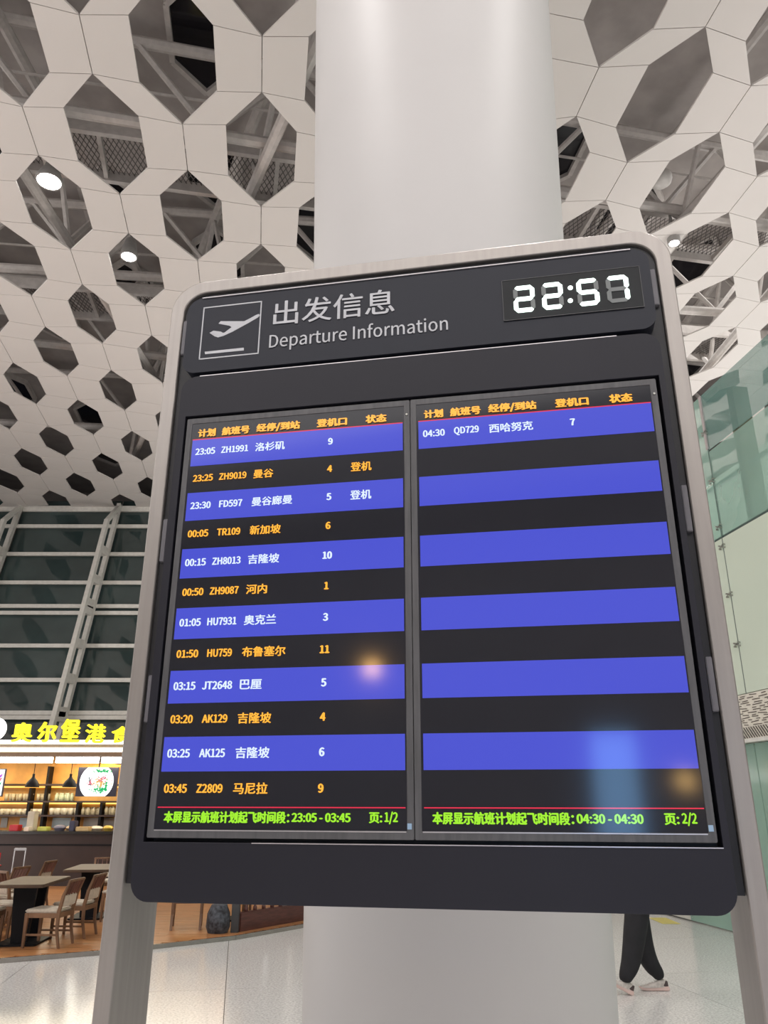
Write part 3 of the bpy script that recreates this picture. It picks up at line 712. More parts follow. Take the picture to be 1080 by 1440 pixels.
def make_chair(label):
    c = root('dining_chair', label, 'chair', group='wooden chairs of the restaurant')
    hw, sd = .205, .21
    for s in (-1, 1):
        MB().add([(sd - .02, s * hw - .014, 0), (sd + .012, s * hw - .014, 0), (sd + .012, s * hw + .014, 0), (sd - .02, s * hw + .014, 0),
                  (sd - .025, s * hw - .02, .43), (sd + .02, s * hw - .02, .43), (sd + .02, s * hw + .02, .43), (sd - .025, s * hw + .02, .43)],
                 [(0, 3, 2, 1), (4, 5, 6, 7), (0, 1, 5, 4), (1, 2, 6, 5), (2, 3, 7, 6), (3, 0, 4, 7)]).build('leg', CW, c, bevel=.003)
        prof = [(-sd - .05, 0, .028), (-sd, .22, .034), (-sd + .005, .44, .042), (-sd - .03, .64, .036), (-sd - .10, .84, .028)]
        m_ = MB(); n = len(prof); vs = []
        for x, z, w_ in prof: vs += [(x - w_ / 2, s * hw - .017, z), (x + w_ / 2, s * hw - .017, z), (x + w_ / 2, s * hw + .017, z), (x - w_ / 2, s * hw + .017, z)]
        fs = [(0, 3, 2, 1), tuple(range(4 * n - 4, 4 * n))]
        for i in range(n - 1):
            for j in range(4): fs.append((4 * i + j, 4 * i + (j + 1) % 4, 4 * i + 4 + (j + 1) % 4, 4 * i + 4 + j))
        m_.add(vs, fs); m_.build('rear_leg', CW, c, bevel=.003)
    fr = MB()
    for s in (-1, 1): fr.bb(-sd, sd, s * hw - .012, s * hw + .012, .37, .43)
    fr.bb(sd - .012, sd + .012, -hw, hw, .37, .43); fr.bb(-sd - .012, -sd + .012, -hw, hw, .37, .43); fr.build('seat_frame', CW, c)
    MB().bb(-sd + .02, sd + .025, -hw - .015, hw + .015, .43, .475).build('seat', PAD, c, bevel=.015, smooth=True)
    for s in (-1, 1): MB().bb(-sd - .01, sd, s * hw - .01, s * hw + .01, .15, .175).build('stretcher', CW, c)
    def bk(z): return -sd + .005 - (z - .44) * .12 if z < .64 else -sd - .02 - (z - .64) * .37
    m_ = MB(); m_.add([(bk(.50) + .025, -hw + .018, .50), (bk(.50) + .025, hw - .018, .50), (bk(.64) + .025, hw - .018, .65), (bk(.64) + .025, -hw + .018, .65),
                       (bk(.50) - .025, -hw + .018, .50), (bk(.50) - .025, hw - .018, .50), (bk(.64) - .025, hw - .018, .65), (bk(.64) - .025, -hw + .018, .65)],
                      [(0, 1, 2, 3), (7, 6, 5, 4), (0, 4, 5, 1), (1, 5, 6, 2), (2, 6, 7, 3), (3, 7, 4, 0)]); m_.build('back_pad', PAD, c, bevel=.012, smooth=True)
    for i in range(5):
        y = -hw + .05 + i * (2 * hw - .10) / 4
        MB().bar((bk(.655), y, .655), (bk(.82), y, .82), .056, .012, up=(0, 1, 0)).build('back_slat', DW, c)
    MB().bar((bk(.83) - .005, -hw - .02, .83), (bk(.83) - .005, hw + .02, .83), .035, .035).build('top_rail', CW, c, bevel=.008)
    return c
ch0 = None
def chair(x, y, deg, label):
    global ch0
    if ch0 is None:
        ch0 = make_chair(label); ch0.scale = (1, 1, .93); ch0.location = (x, y, PZ); ch0.rotation_euler = (0, 0, math.radians(deg)); return ch0
    return dup(ch0, (x, y, PZ), math.radians(deg), label)
table((-4.74, 11.72), math.radians(96), 1.35, .68, 'nearest brown restaurant table, black blade supports, left of the board')
chair(-4.33, 11.42, 176, 'wooden chair with beige seat facing left, nearest to the steel leg')
chair(-4.28, 12.18, 177, 'wooden chair with slatted back, second on the right side of the nearest table')
chair(-5.2, 11.35, 2, 'wooden chair facing right at the left photo edge, nearest one at the front table')
chair(-5.24, 12.1, -3, 'wooden chair with beige pad facing right, second on the left side of the front table')
table((-4.75, 14.2), math.radians(98), 1.35, .72, 'brown restaurant table in the second row behind the nearest table')
chair(-6.12, 12.5, 65, 'slatted wooden chair just left of the suitcase, behind the front table')
chair(-5.5, 12.95, 60, 'slatted wooden chair just right of the suitcase, behind the front table')
chair(-4.15, 13.8, 178, 'wooden chair with pale seat partly hidden by the steel leg, beside the second row table')
chair(-5.0, 15.6, -70, 'golden lit wooden chair beyond the second row table, before the counter')
table((-5.0, 16.9), math.radians(95), 1.3, .7, 'small brown table in the third row nearest to the dark counter')
table((-6.75, 14.0), math.radians(100), 1.35, .72, 'brown table at the far left edge carrying the red card stand')
chair(-5.95, 13.55, 170, 'wooden chair on the right side of the far left table')
chair(-6.05, 14.9, 176, 'wooden chair behind the suitcase at the far left table')
# furniture glimpsed under the board
q = G(266, 1309, PZ)
chair(-2.9, 13.0, 100, 'dark wooden chair seen under the board, tapered legs, left of the wooden railing')
chair(-2.25, 13.15, 85, 'dark wooden chair under the board right next to the table there')
table((-2.35, 13.9), math.radians(5), 1.0, .7, 'table under the board beside the wooden railing')
# items on tables
def on(px, py, z): p = G(px, py, z + PZ); return p
p = on(36.5, 1221, .74)
rs = root('card_stand', 'upright red menu card stand on the far left table', 'card stand', (p.x, p.y, PZ + .74))
MB().bb(-.05, .05, -.03, .03, 0, .015).build('base', mat('red_plastic', (.55, .02, .03), .35), rs, bevel=.004)
MB().bb(-.022, .022, -.006, .006, .015, .20).build('card', MATS['red_plastic'], rs, bevel=.003)
for o in (rs,): o.location = (-6.42, 14.35, PZ + .74)
ph = MB().bb(-.075, .075, -.037, .037, 0, .009).build('white_phone', mat('white_plastic', (.8, .8, .8), .3), bevel=.003); ph.location = (-6.85, 13.75, PZ + .785); ph.rotation_euler = (.1, -.12, .3)
tag(ph, 'white phone held in the hand over the far left table', 'phone')
# suitcase with raised handle
sc_ = root('suitcase', 'dark suitcase with its silver pull handle raised, between the back row chairs', 'suitcase', (-5.95, 14.0, PZ), .15)
SHELL = mat('dark_suitcase_shell', (.03, .03, .035), .4)
MB().bb(-.19, .19, -.12, .12, .05, .60).build('shell', SHELL, sc_, bevel=.03, smooth=True)
HS = mat('silver_tube', (.72, .72, .74), .25, metal=.5)
for s in (-1, 1): MB().tube((s * .085, .06, .58), (s * .085, .06, 1.0), .010, 8).build('handle_tube', HS, sc_)
MB().bb(-.095, .095, .04, .08, .99, 1.03).build('grip', HS, sc_, bevel=.008)
for a in (-1, 1):
    for b in (-1, 1): MB().tube((a * .15, b * .08 - .012, .03), (a * .15, b * .08 + .012, .03), .03, 12).build('wheel', BLK, sc_)
bp_ = root('backpack', 'black patterned backpack on the plank floor beside the railing post', 'backpack', (-2.35, 12.55, PZ), .3)
MB().lathe([(.001, 0), (.14, 0), (.17, .08), (.16, .25), (.11, .36), (.001, .38)], n=20).build('bag', mat('patterned_fabric', (.02, .02, .025), .7, noise=0, scale=18, col2=(.09, .10, .12)), bp_, smooth=True)
MB().lathe([(.001, .05), (.07, .05), (.09, .12), (.07, .2), (.001, .21)], c=(0, -.13, 0), n=16).build('front_pocket', MATS['patterned_fabric'], bp_, smooth=True)
# ------------------------------------------------------------------ wooden railing at the platform edge
RWD = mat('dark_red_wood', (.095, .035, .028), .38, noise=.25, scale=5, stretch=(1, 1, 8))
ra = G(333, 1316, 0); ra = Vector((ra.x, ra.y + .02, 0)); rb = G(424, 1299, 0); rc = rb + (rb - ra).normalized() * 1.6
rail = root('wooden_railing', 'dark red wooden railing with turned balusters at the restaurant edge', 'railing')
dr = (rc - ra).normalized(); Lr = (rc - ra).length
MB().bar(ra + Vector((0, 0, .15)), rc + Vector((0, 0, .15)), .10, .29).build('base_board', RWD, rail, bevel=.01)
MB().bar(ra + Vector((0, 0, .86)), rc + Vector((0, 0, .86)), .10, .07).build('handrail', RWD, rail, bevel=.012)
MB().bar(ra + Vector((0, 0, 0)) - dr * .05, ra + Vector((0, 0, 1.0)) - dr * .05, .11, .11).build('newel_post', mat('dark_slate_post', (.05, .052, .055), .4), rail, bevel=.008)
bal = MB().lathe([(.001, .29), (.03, .29), (.03, .34), (.016, .36), (.034, .46), (.022, .56), (.014, .68), (.026, .74), (.026, .83), (.001, .83)], n=12).mesh('baluster', RWD)
for p in bal.polygons: p.use_smooth = True
nb = int(Lr / .19)
for i in range(nb):
    p = ra + dr * (.16 + i * .19); o = link('baluster', bal, rail); o.location = p
# ------------------------------------------------------------------ counter and food stall
CYF = 19.3
def zc(py): return W(100, py, CYF).z
def xc(px, Y=CYF, py=1100): return W(px, py, Y).x
CBR = mat('dark_brown_counter', (.035, .02, .017), .4, noise=.15, scale=2)
x0c, x1c = -14, xc(330)
ct = root('service_counter', 'long dark brown service counter at the back of the restaurant', 'counter')
zt_ = zc(1169)
MB().bb(x0c, x1c, CYF, CYF + .8, PZ, zt_ - .06).build('counter_body', CBR, ct)
MB().bb(x0c, x1c, CYF - .06, CYF + .85, zt_ - .06, zt_).build('worktop', mat('black_worktop', (.022, .02, .018), .25), ct)
MB().bb(x0c, x1c, CYF - .02, CYF, zt_ - .30, zt_ - .27).build('front_groove', BLK, ct)
# canopy with light strips
CAN = mat('taupe_canopy', (.24, .19, .15), .5)
ck = root('stall_canopy', 'flat taupe canopy over the counter edged with warm light strips', 'canopy')
YC = 19.3
def zy(py, Y=YC): return W(100, py, Y).z
WARM = mat('warm_strip_light', (.9, .9, .9), .4, emit=(1.0, .90, .66), estr=2.6)
WARM2 = mat('white_strip_light', (.9, .9, .9), .4, emit=(1.0, .97, .90), estr=6.0)
BRN = mat('brown_canopy_band', (.20, .13, .08), .5)
MB().bb(x0c, x1c, YC, YC + 2.2, zy(1058), zy(1048)).build('roof_slab', CAN, ck)
MB().bb(x0c, x1c, YC - .06, YC, zy(1046.5), zy(1041)).build('light_strip', WARM, ck)
MB().bb(x0c, x1c, YC - .03, YC, zy(1051.5), zy(1046.5)).build('fascia_band', CAN, ck)
MB().bb(x0c, x1c, YC - .06, YC, zy(1057.5), zy(1051.5)).build('light_strip', WARM, ck)
MB().bb(x0c, x1c, YC - .03, YC + .1, zy(1063.5), zy(1057.5)).build('fascia_band', BRN, ck)
YB = 21.6
xs_ = [-40, -12, 31 * 1.0 - 3]
for a, b in ((-60, 76), (79, 141), (143, 240)):
    MB().bb(W(a, 1068, YC + .5).x + .02, W(b, 1068, YC + .5).x - .02, YC + .42, YC + .5, W(100, 1073, YC + .5).z, W(100, 1065, YC + .5).z).build('tube_light', WARM2, ck)
l = area('stall_light', (xc(80), YC + 1.0, zy(1064) - .15), (7, .8), 120, (1, .86, .62), (xc(80), YC + 1.3, 0))
l = area('stall_front_light', (xc(100), YC - .4, zy(1058)), (8, .3), 45, (1, .86, .66), (xc(100), YC - 4, 0))
# standing letters
YEL = mat('yellow_letter_light', (.8, .7, .05), .4, emit=s2l(255, 238, 0), estr=1.15)
sg = root('stall_sign', 'row of glowing yellow Chinese characters standing on the canopy edge', 'sign')
for s, a, b, c, d in (('奥', 17, 46, 1016, 1044), ('尔', 53, 80, 1015, 1044), ('堡', 85, 113, 1011, 1044), ('港', 120, 149, 1018, 1045), ('食', 157, 186, 1021, 1045)):
    text('sign_character', s, YEL, W(a, 1030, YC - .12).x, W(b, 1030, YC - .12).x, W(100, d, YC - .12).z, W(100, c, YC - .12).z, YC - .12, sg, .014, .02, font=NOTO)
dsn = MB().lathe([(.001, -.06), (.24, -.06), (.26, -.04), (.26, .06), (.001, .06)], n=32).build('disc_sign', mat('white_disc_light', (.9, .9, .9), .4, emit=(.97, 1, 1), estr=1.6))
pd = W(-7, 1025, YC - .15); dsn.location = pd; dsn.rotation_euler = (PI / 2, 0, 0); tag(dsn, 'glowing white disc sign on the canopy left of the yellow characters', 'sign')
# back wall of the stall
SHB = mat('amber_lit_wood_back', (.72, .38, .10), .5, noise=.18, scale=2)
shelf = root('back_shelf', 'tall amber lit wooden shelf wall behind the counter with black uprights', 'shelf')
def zb_(py): return W(100, py, YB).z
MB().bb(x0c, x1c, YB, YB + .08, PZ, zb_(1064)).build('back_board', SHB, shelf)
for py, t in ((1104, .05), (1127.5, .05), (1147, .05)):
    MB().bb(x0c, x1c, YB - .34, YB, zb_(py) - .02, zb_(py) + .02).build('shelf_board', CBR, shelf)
AMB = mat('amber_shelf_strip', (.8, .6, .3), .4, emit=(1.0, .62, .14), estr=1.6)
for py in (1107, 1130): MB().bb(x0c, x1c, YB - .05, YB - .02, zb_(py) - .012, zb_(py) + .02).build('shelf_light', AMB, shelf)
for a, b, y0, y1 in ((46, 44, 1108, 1148), (72, 64, 1078, 1165), (-16, -20, 1078, 1165), (112, 108, 1128, 1165), (145, 141, 1128, 1165), (182, 180, 1078, 1165), (240, 240, 1078, 1165)):
    pa, pb = W(a, y0, YB - .2), W(a, y1, YB - .2); MB().bb(pa.x - .03, pa.x + .03, YB - .33, YB - .07, pb.z, pa.z).build('upright', BLK, shelf)
AML = area('shelf_amber_light', (xc(90, YB - .6), YB - .5, zb_(1075)), (7, .15), 45, (1, .62, .2), (xc(90, YB), YB, 1.2))
# back prep panels below the shelves
for a, b, c in ((2, 11, 0), (28, 43, 1), (74, 100, 1), (118, 138, 0), (146, 176, 0)):
    MB().bb(W(a, 1156, YB).x, W(b, 1156, YB).x, YB - .03, YB - .005, zb_(1164), zb_(1150)).build('prep_panel', mat('pale_blue_panel', (.45, .58, .62), .4) if c else mat('grey_panel', (.42, .43, .40), .4), shelf)
# cups, jars and glasses on the shelves
CER = mat('cream_ceramic', (.75, .68, .52), .35); GLS = mat('amber_glassware', (.60, .52, .36), .15, alpha=.8)
def row(px0, px1, n, py, r, h, m, name, cat, label, group, shape):
    prof = {'cup': [(.001, 0), (r * .6, 0), (r, h * .6), (r, h), (r * .85, h), (r * .8, h * .5), (.001, h * .2)], 'glass': [(.001, 0), (r * .7, 0), (r, h), (r * .9, h), (r * .6, .02), (.001, .02)],
            'jar': [(.001, 0), (r, 0), (r, h * .75), (r * .6, h * .85), (r * .6, h), (.001, h)]}[shape]
    me = MB().lathe(prof, n=12).mesh(name, m)
    for p in me.polygons: p.use_smooth = True
    OR = 'leftmost second third fourth fifth sixth seventh eighth ninth tenth'.split()
    for i in range(n):
        p = W(px0 + (px1 - px0) * i / max(1, n - 1), py, YB - .2); o = link(name, me); o.location = (p.x, YB - .2 + .05 * (i % 2), zb_(py) + .0225); tag(o, (OR[i] + ' ' if i == 0 else OR[i] + ' from left, ') + label, cat, group)
row(8, 42, 8, 1127.5, .055, .17, GLS, 'drinking_glass', 'glass', 'clear glass beside the left menu screen, upper shelf', 'glasses on the upper left shelf', 'glass')
row(53, 66, 4, 1127.5, .05, .17, GLS, 'drinking_glass', 'glass', 'clear glass just right of the left lamp', 'glasses on the upper shelf by the lamp', 'glass')
row(79, 99, 6, 1127.5, .05, .19, mat('greenish_glass', (.58, .62, .42), .2), 'bottle', 'bottle', 'pale green bottle left of the round picture screen', 'bottles on the upper shelf', 'jar')
row(2, 40, 10, 1147, .06, .14, CER, 'white_bowl', 'bowl', 'cream bowl on the far left lower shelf', 'bowls on the lower left shelf', 'cup')
row(48, 58, 3, 1147, .06, .14, CER, 'white_bowl', 'bowl', 'cream bowl between the two dark uprights', 'bowls between the uprights', 'cup')
row(72, 105, 8, 1147, .065, .16, CER, 'white_bowl', 'bowl', 'cream bowl in the middle lower shelf bay', 'bowls in the middle bay', 'cup')
row(116, 139, 7, 1147, .045, .18, GLS, 'storage_jar', 'jar', 'tan jar under the round picture screen', 'jars under the picture screen', 'jar')
row(149, 172, 6, 1147, .05, .2, GLS, 'storage_jar', 'jar', 'tan jar on the shelf beside the steel leg', 'jars next to the steel leg', 'jar')
# pendant lamps
for px, pt, pb_, lab in ((45, 1086, 1107, 'black bell shaped pendant lamp over the counter, left one of the pair'), (97.5, 1088, 1107, 'black bell shaped pendant lamp over the counter, right one beside the picture screen')):
    YP = YC + .6; p = W(px, pb_, YP); t = root('pendant_lamp', lab, 'lamp', p)
    MB().lathe([(.165, 0), (.155, .06), (.11, .14), (.05, .20), (.03, .24), (.03, .30), (.001, .31)], n=24).build('shade', BLK, t, smooth=True)
    MB().tube((0, 0, .3), (0, 0, zy(1062, YP) - p.z), .008, 6).build('cord', BLK, t)
    MB().lathe([(.001, .02), (.05, .02), (.05, .06), (.001, .08)], n=12).build('bulb', mat('warm_bulb', (.9, .8, .6), .4, emit=(1, .8, .5), estr=2), t)
# menu screens
def menu_screen(px0, px1, py0, py1, label, pic):
    Y = YC + .9; a = W(px0, py1, Y); b = W(px1, py0, Y); cx, cz = (a.x + b.x) / 2, (a.z + b.z) / 2; w_, h_ = b.x - a.x, b.z - a.z
    t = root('menu_screen', label, 'screen', (cx, Y, cz))
    MB().bb(-w_ / 2, w_ / 2, 0, .06, -h_ / 2, h_ / 2).build('screen_case', mat('dark_screen_case', (.03, .03, .05), .3), t)
    MB().tube((0, .03, h_ / 2), (0, .03, zy(1058, YC) - cz - .01), .015, 8).build('ceiling_bracket', BLK, t)
    if pic:
        R = h_ / 2 * 1.22; cxs = -.01
        pts = [(cxs + R * math.cos(2 * PI * i / 40), max(-h_ / 2 + .004, min(h_ / 2 - .004, R * math.sin(2 * PI * i / 40)))) for i in range(40)]
        pc_ = MB().prism(pts, (-.006, 0)).build('picture_disc', mat('white_screen_light', (.5, .5, .5), .3, emit=(.93, 1, 1), estr=1.3), t)
        random.seed(2); gm = em('green_salad_light', (40, 190, 110), 1.0); rm = em('pink_food_light', (235, 120, 140), 1.0); om = em('orange_food_light', (245, 190, 110), 1.0); dm = em('grey_food_light', (120, 140, 140), .8)
        def blobs(m, k, cx0, cz0, rx, rz, nm):
            q = MB()
            for i in range(k):
                x, z = cx0 + random.gauss(0, rx), cz0 + random.gauss(0, rz); a = random.random() * PI; L, w2 = .035, .012
                q.prism([(x + L * math.cos(a), z + L * math.sin(a)), (x - w2 * math.sin(a), z + w2 * math.cos(a)), (x - L * math.cos(a), z - L * math.sin(a)), (x + w2 * math.sin(a), z - w2 * math.cos(a))], (-.009 - .0006 * i / k, -.006))
            tag(q.build(nm, m, t), kind='stuff')
        blobs(gm, 40, .10, h_ * .36, .09, .02, 'garnish'); blobs(gm, 60, .10, -h_ * .27, .09, .035, 'garnish'); blobs(gm, 24, .23, -h_ * .12, .02, .05, 'garnish')
        blobs(om, 50, .08, -h_ * .05, .09, .05, 'dish'); blobs(rm, 30, .14, h_ * .10, .08, .04, 'shrimp'); blobs(rm, 14, -.12, -h_ * .02, .05, .04, 'shrimp'); blobs(dm, 8, -.18, 0, .03, .1, 'plate_print')
    else:
        q = MB().bb(-w_ / 2 + .02, w_ / 2 - .02, -.004, 0, -h_ / 2 + .02, h_ / 2 - .02).build('picture', mat('pale_screen_light', (.5, .5, .5), .3, emit=(.75, .95, .95), estr=1.0), t)
        for i, (m, zz) in enumerate(((em('pink_food_light', (235, 120, 140), 1), .06), (em('violet_light', (190, 90, 220), 1), .14), (em('green_salad_light', (40, 190, 110), 1), -.05))):
            MB().prism([(w_ / 2 - .22, zz - .05), (w_ / 2 - .08, zz - .02), (w_ / 2 - .05, zz + .06), (w_ / 2 - .14, zz + .03)], (-.007 - .001 * i, -.004)).build('picture_shape', m, t)
menu_screen(105.5, 167, 1079, 1120, 'menu screen with a round white picture of garnished shrimp', True)
menu_screen(-55, 8.5, 1081, 1120, 'menu screen with pale picture cut by the left photo edge', False)
# things on the counter
def counter_item(name, px, w_, h_, m, label, cat, shape='box', dy=.25):
    p = W(px, 1165, CYF + dy)
    if shape == 'box': mb_ = MB().bb(-w_ / 2, w_ / 2, -.12, .12, 0, h_)
    else: mb_ = MB().lathe([(.001, 0), (w_ * .35, 0), (w_ / 2, h_ * .5), (w_ * .42, h_ * .8), (w_ * .2, h_), (.001, h_)], n=16)
    o = mb_.build(name, m, bevel=.01 if shape == 'box' else 0, smooth=True); o.location = (p.x, p.y, zt_ + .001); tag(o, label, cat); return o
counter_item('red_box', 22, .20, .13, MATS['red_plastic'], 'red box on the counter at the left', 'box')
counter_item('card_sheet', 44, .16, .42, mat('cream_card', (.55, .5, .4), .6), 'tall cream card standing on the counter under the left lamp', 'card')
counter_item('yellow_tray', 62, .22, .09, mat('yellow_green_food', (.6, .6, .12), .5), 'yellow green tray of food on the counter', 'tray')
counter_item('fruit_bowl', 84, .28, .13, mat('grey_bowl', (.16, .15, .2), .35), 'dark grey rounded bowl on the counter', 'bowl', 'r')
counter_item('small_sign', 103, .12, .22, mat('black_white_label', (.05, .05, .09), .4), 'small dark label stand on the counter left of centre', 'label stand')
counter_item('bread_plate', 99, .22, .10, mat('bread_brown', (.55, .4, .25), .6), 'plate of brown bread beside the small label stand', 'plate', 'r', .55)
counter_item('pastry_tray', 118, .30, .09, mat('pastry_tan', (.6, .42, .2), .6), 'tan pastry tray on the counter', 'tray')
counter_item('dumpling_plate', 135, .34, .10, mat('pale_dumpling', (.7, .62, .5), .6), 'pale food plate on the counter right part', 'plate', 'r', .5)
counter_item('gold_bowl', 152, .24, .12, mat('golden_bowl', (.6, .42, .08), .3, metal=.4), 'golden bowl on the counter next to the steel leg', 'bowl', 'r')
counter_item('napkin_box', 40, .12, .09, mat('pale_tissue', (.75, .66, .55), .6), 'small box with pale tissue in front of the counter edge', 'box', dy=.05)
# ================================================================== people
SKIN = mat('skin', (.55, .33, .23), .5, noise=.04); HAIR = mat('black_hair', (.012, .01, .01), .5)
TROU = mat('black_trousers', (.012, .012, .015), .75, noise=.2, scale=9, bump=.4); JACK = mat('dark_jacket', (.025, .027, .035), .7, noise=.1)
def skin_mesh(name, chains, m, parent, lev=2):
    """chains: list of [(point, radius) ...]; a chain whose first item is ('@', key) starts at the stored vertex."""
    bm_v = []; bm_e = []; rad = []; store = {}
    for ch in chains:
        prev = None
        for it in ch:
            if it[0] == '@': prev = store[it[1]]; continue
            p, r = it[0], it[1]; bm_v.append(tuple(p)); rad.append(r); idx = len(bm_v) - 1
            if prev is not None: bm_e.append((prev, idx))
            prev = idx
            if len(it) > 2: store[it[2]] = idx
    me = bpy.data.meshes.new(name); me.from_pydata(bm_v, bm_e, []); me.materials.append(m)
    o = link(name, me, parent); o.modifiers.new('s', 'SKIN')
    for i, sv in enumerate(me.skin_vertices[0].data):
        r = rad[i]; sv.radius = (r, r) if not isinstance(r, tuple) else r; sv.use_root = (i == 0)
    md = o.modifiers.new('d', 'SUBSURF'); md.levels = lev; md.render_levels = lev
    o.modifiers['s'].use_smooth_shade = True
    # freeze into a plain mesh
    bpy.context.view_layer.update(); ev = o.evaluated_get(bpy.context.evaluated_depsgraph_get())
    me2 = bpy.data.meshes.new_from_object(ev); o.modifiers.clear(); o.data = me2; o.name = name
    for p in me2.polygons: p.use_smooth = True
    return o
def hand(c, d, up):      # chains of a relaxed hand: palm then five fingers
    d = Vector(d).normalized(); u = Vector(up).normalized(); s = d.cross(u).normalized(); c = Vector(c)
    ch = [[('@', 'wr'), (c + d * .05, (.018, .036), 'palm'), (c + d * .085, (.016, .038), 'pk')]]
    for i, L in enumerate((.065, .075, .07, .055)):
        b = c + d * .085 + s * (i - 1.5) * .019; ch.append([('@', 'pk'), (b + d * .02, .0095), (b + d * (.02 + L * .5) - u * .008, .0088), (b + d * (.02 + L * .85) - u * .03, .0075)])
    ch.append([('@', 'palm'), (c + d * .05 - s * .038, .012), (c + d * .09 - s * .05 - u * .01, .010), (c + d * .115 - s * .048 - u * .015, .0085)])
    return ch
# the walker: only the legs show under the board
ft = G(925, 1396, 0); PY = ft.y
def wp_(px, py, dy=0.0): v = W(px, py, PY + dy); return v
hipx = wp_(898, 1288)
wk = root('person', 'person walking left in black trousers and pale grey sneakers, seen under the board', 'person', (hipx.x, PY, 0))
def L_(v): return Vector((v.x - hipx.x, v.y - PY, v.z))
hip = L_(wp_(897, 1283)); hip.z = .93
a_lead = L_(wp_(879.5, 1384, -.10)); k_lead = L_(wp_(891, 1337, -.10)); a_tr = L_(wp_(928, 1380, .10)); k_tr = L_(wp_(905, 1338, .10))
kz = .50
skin_mesh('body', [[(hip + Vector((0, 0, .05)), .09, 'p'), (hip + Vector((0, 0, .25)), .09), (hip + Vector((-.02, 0, .42)), .09, 'ch'), (hip + Vector((-.03, 0, .54)), .06), (hip + Vector((-.04, 0, .62)), .052), (hip + Vector((-.06, 0, .70)), .085), (hip + Vector((-.06, 0, .79)), .09), (hip + Vector((-.05, 0, .84)), .05)],
                   [('@', 'ch'), (hip + Vector((0, -.2, .43)), .04), (hip + Vector((.08, -.24, .20)), .036), (hip + Vector((.02, -.24, -.02)), .032, 'wr')]] + hand(hip + Vector((.02, -.24, -.02)), (-.1, 0, -1), (1, 0, 0)), SKIN, wk)
skin_mesh('body', [[(hip + Vector((0, .18, .40)), .04), (hip + Vector((-.10, .24, .20)), .036), (hip + Vector((-.22, .24, .02)), .032, 'wr')]] + hand(hip + Vector((-.22, .24, .02)), (-.5, 0, -1), (1, 0, 0)), SKIN, wk).name = 'arm'
skin_mesh('jacket', [[(hip + Vector((0, 0, -.07)), (.165, .19), 'p'), (hip + Vector((0, 0, .08)), (.16, .185)), (hip + Vector((-.005, 0, .24)), (.15, .18)), (hip + Vector((-.02, 0, .42)), (.145, .19), 'ch'), (hip + Vector((-.03, 0, .53)), .085), (hip + Vector((-.035, 0, .58)), .068)],
                     [('@', 'ch'), (hip + Vector((.0, -.21, .45)), .07), (hip + Vector((.08, -.25, .20)), .058), (hip + Vector((.03, -.245, .02)), .048)],
                     [('@', 'ch'), (hip + Vector((.0, .21, .45)), .07), (hip + Vector((-.10, .25, .20)), .058), (hip + Vector((-.20, .245, .05)), .048)]], JACK, wk)
skin_mesh('trousers', [[(hip + Vector((0, 0, .14)), (.13, .16)), (hip + Vector((0, 0, .02)), (.14, .17), 'p'), (hip + Vector((-.01, -.08, -.10)), .14), (k_lead + Vector((0, 0, .03)), .115), (k_lead * .5 + a_lead * .5 + Vector((.005, 0, 0)), .098), (a_lead + Vector((.005, 0, .06)), .075), (a_lead + Vector((.005, 0, .01)), .055)],
                       [('@', 'p'), (hip + Vector((.0, .09, -.10)), .14), (k_tr + Vector((0, 0, .02)), .115), (k_tr * .45 + a_tr * .55, .090), (a_tr + Vector((-.005, 0, .07)), .068), (a_tr + Vector((0, 0, .01)), .052)]], TROU, wk)
MB().lathe([(.001, .12), (.06, .10), (.10, .03), (.105, -.03), (.09, -.07), (.001, -.05)], c=(0, 0, 0), n=20).build('hair', HAIR, wk, smooth=True).location = hip + Vector((-.045, 0, .78))
fc = [(hip + Vector((-.15, s * .032, .765))) for s in (-1, 1)]
for p in fc: MB().lathe([(.001, -.010), (.010, 0), (.001, .010)], n=10).build('eye', mat('dark_eye', (.02, .015, .01), .2), wk).location = p
MB().lathe([(.001, -.02), (.016, -.014), (.010, .02), (.001, .03)], n=10).build('nose', SKIN, wk, smooth=True).location = hip + Vector((-.155, 0, .735))
MB().box((0, 0, 0), (.01, .045, .01)).build('mouth', mat('lip', (.4, .15, .12), .5), wk).location = hip + Vector((-.142, 0, .695))
SHOE = mat('pale_grey_knit', (.42, .38, .35), .7, noise=.0, scale=22, col2=(.62, .58, .54)); SOLE = mat('cream_pink_sole', (.62, .46, .42), .6); DARKH = mat('dark_heel_patch', (.07, .05, .05), .6)
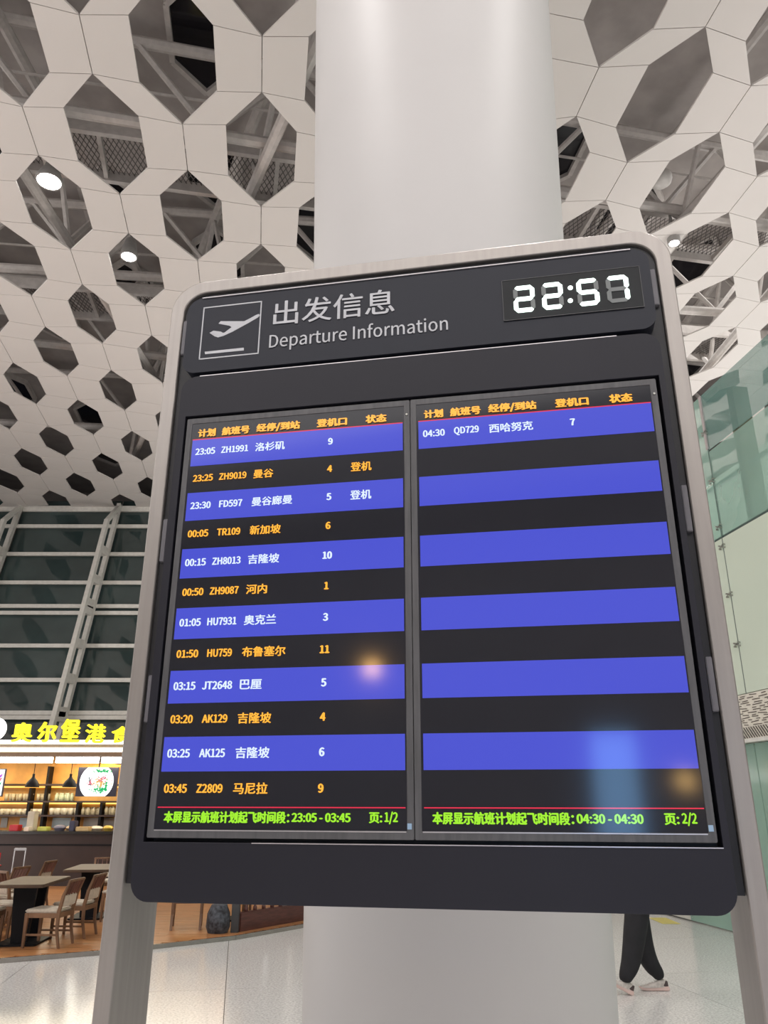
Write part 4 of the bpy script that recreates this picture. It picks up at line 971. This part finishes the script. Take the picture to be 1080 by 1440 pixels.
def shoe(toe_dir_pitch, loc, yaw=0):
    r = bpy.data.objects.new('shoe', None)
    # upper as one lofted form along -x (toe)
    secs = [(.045, .030, .035, .085), (.02, .036, .03, .100), (-.04, .038, .03, .095), (-.09, .040, .028, .072), (-.14, .042, .028, .055), (-.19, .038, .028, .045), (-.22, .022, .028, .036)]
    m_ = MB(); n = 10; vs = []
    for x, hw, z0, z1 in secs:
        for i in range(n):
            a = PI * i / (n - 1); vs.append((x, hw * math.cos(a), z0 + (z1 - z0) * math.sin(a) ** .6))
    fs = [(i * n + j, i * n + j + 1, (i + 1) * n + j + 1, (i + 1) * n + j) for i in range(len(secs) - 1) for j in range(n - 1)] + [tuple(range(n)), tuple(range((len(secs) - 1) * n, len(secs) * n))[::-1]]
    m_.add(vs, fs); up = m_.build('shoe', SHOE, wk, smooth=True)
    so = MB().prism([(.065, .012), (.05, 0), (-.02, .002), (-.10, 0), (-.18, .002), (-.225, .015), (-.235, .030), (-.19, .030), (-.04, .032), (.055, .042)], (-.040, .040)).build('sole', SOLE, up, bevel=.004)
    MB().prism([(.05, .042), (.02, .04), (.0, .045), (.03, .088), (.045, .088)], (-.039, .039)).build('heel_patch', DARKH, up, bevel=.003)
    for k in range(4): MB().bar((-.03 - k * .028, -.022, .098 - k * .011), (-.045 - k * .028, .022, .096 - k * .011), .005, .004).build('lace', mat('white_lace', (.7, .7, .68), .7), up)
    up.matrix_local = Matrix.Translation(loc) @ Matrix.Rotation(yaw, 4, 'Z') @ Matrix.Rotation(toe_dir_pitch, 4, 'Y')
    return up
shoe(0.0, Vector((a_tr.x + .02, a_tr.y, .002)), 0)
shoe(math.radians(26), Vector((a_lead.x - .0, a_lead.y, .02)), .15)
# seated person cut by the left photo edge: only forearm and hand over the table
seat = root('person', 'seated person cut off by the left photo edge, hand resting on the far left table', 'person', (-7.5, 13.35, PZ), .35)
V_ = lambda *a: Vector(a)
skin_mesh('body', [[(V_(0, 0, .50), .09, 'p'), (V_(0, 0, .75), .09), (V_(.03, 0, .95), .09, 'ch'), (V_(.05, 0, 1.07), .055), (V_(.06, 0, 1.13), .05), (V_(.08, 0, 1.21), .085), (V_(.08, 0, 1.30), .09), (V_(.07, 0, 1.35), .05)],
                   [('@', 'ch'), (V_(.04, .20, .97), .055), (V_(.12, .26, .78), .045), (V_(.40, .18, .80), .034), (V_(.52, .16, .805), .028, 'wr')]] + hand(V_(.52, .16, .805), (1, -.1, 0), (0, 0, 1)), SKIN, seat)
skin_mesh('shirt', [[(V_(0, 0, .48), (.14, .17), 'p'), (V_(0, 0, .75), (.14, .17)), (V_(.03, 0, .97), (.14, .18), 'ch'), (V_(.05, 0, 1.05), .07)], [('@', 'ch'), (V_(.04, .21, .96), .07), (V_(.12, .26, .79), .056), (V_(.30, .21, .80), .046)], [('@', 'ch'), (V_(.04, -.21, .96), .07), (V_(.14, -.25, .76), .056), (V_(.30, -.16, .78), .046)]], mat('grey_shirt', (.3, .3, .32), .7), seat)
skin_mesh('trousers', [[(V_(0, 0, .50), (.13, .16), 'p'), (V_(.18, .10, .50), .085), (V_(.42, .11, .50), .07), (V_(.40, .11, .10), .05)], [('@', 'p'), (V_(.18, -.10, .50), .085), (V_(.42, -.11, .50), .07), (V_(.40, -.11, .10), .05)]], TROU, seat)
MB().lathe([(.001, .12), (.06, .10), (.10, .03), (.105, -.02), (.09, -.06), (.001, -.05)], n=20).build('hair', HAIR, seat, smooth=True).location = (.065, 0, 1.29)
for s in (-1, 1): MB().lathe([(.001, -.010), (.010, 0), (.001, .010)], n=10).build('eye', MATS['dark_eye'], seat).location = (.162, s * .032, 1.275)
MB().lathe([(.001, -.02), (.016, -.014), (.010, .02), (.001, .03)], n=10).build('nose', SKIN, seat, smooth=True).location = (.168, 0, 1.245)
MB().bb(-.22, .24, -.22, .22, 0, .40).build('stool_block', CW, seat, bevel=.02)
for s in (-1, 1): MB().bb(.33, .57, s * .11 - .04, s * .11 + .04, 0, .08).build('shoe', BLK, seat, bevel=.02)

# flat yellow patch on the floor right of the pillar
p = G(934, 1295, 0); o = MB().bb(-.14, .14, -.35, .35, 0, .004).build('yellow_floor_patch', mat('yellow_patch', (.75, .65, .18), .5)); o.location = (p.x, p.y, .001); tag(o, 'small yellow patch on the granite floor behind the walking person', 'sticker')
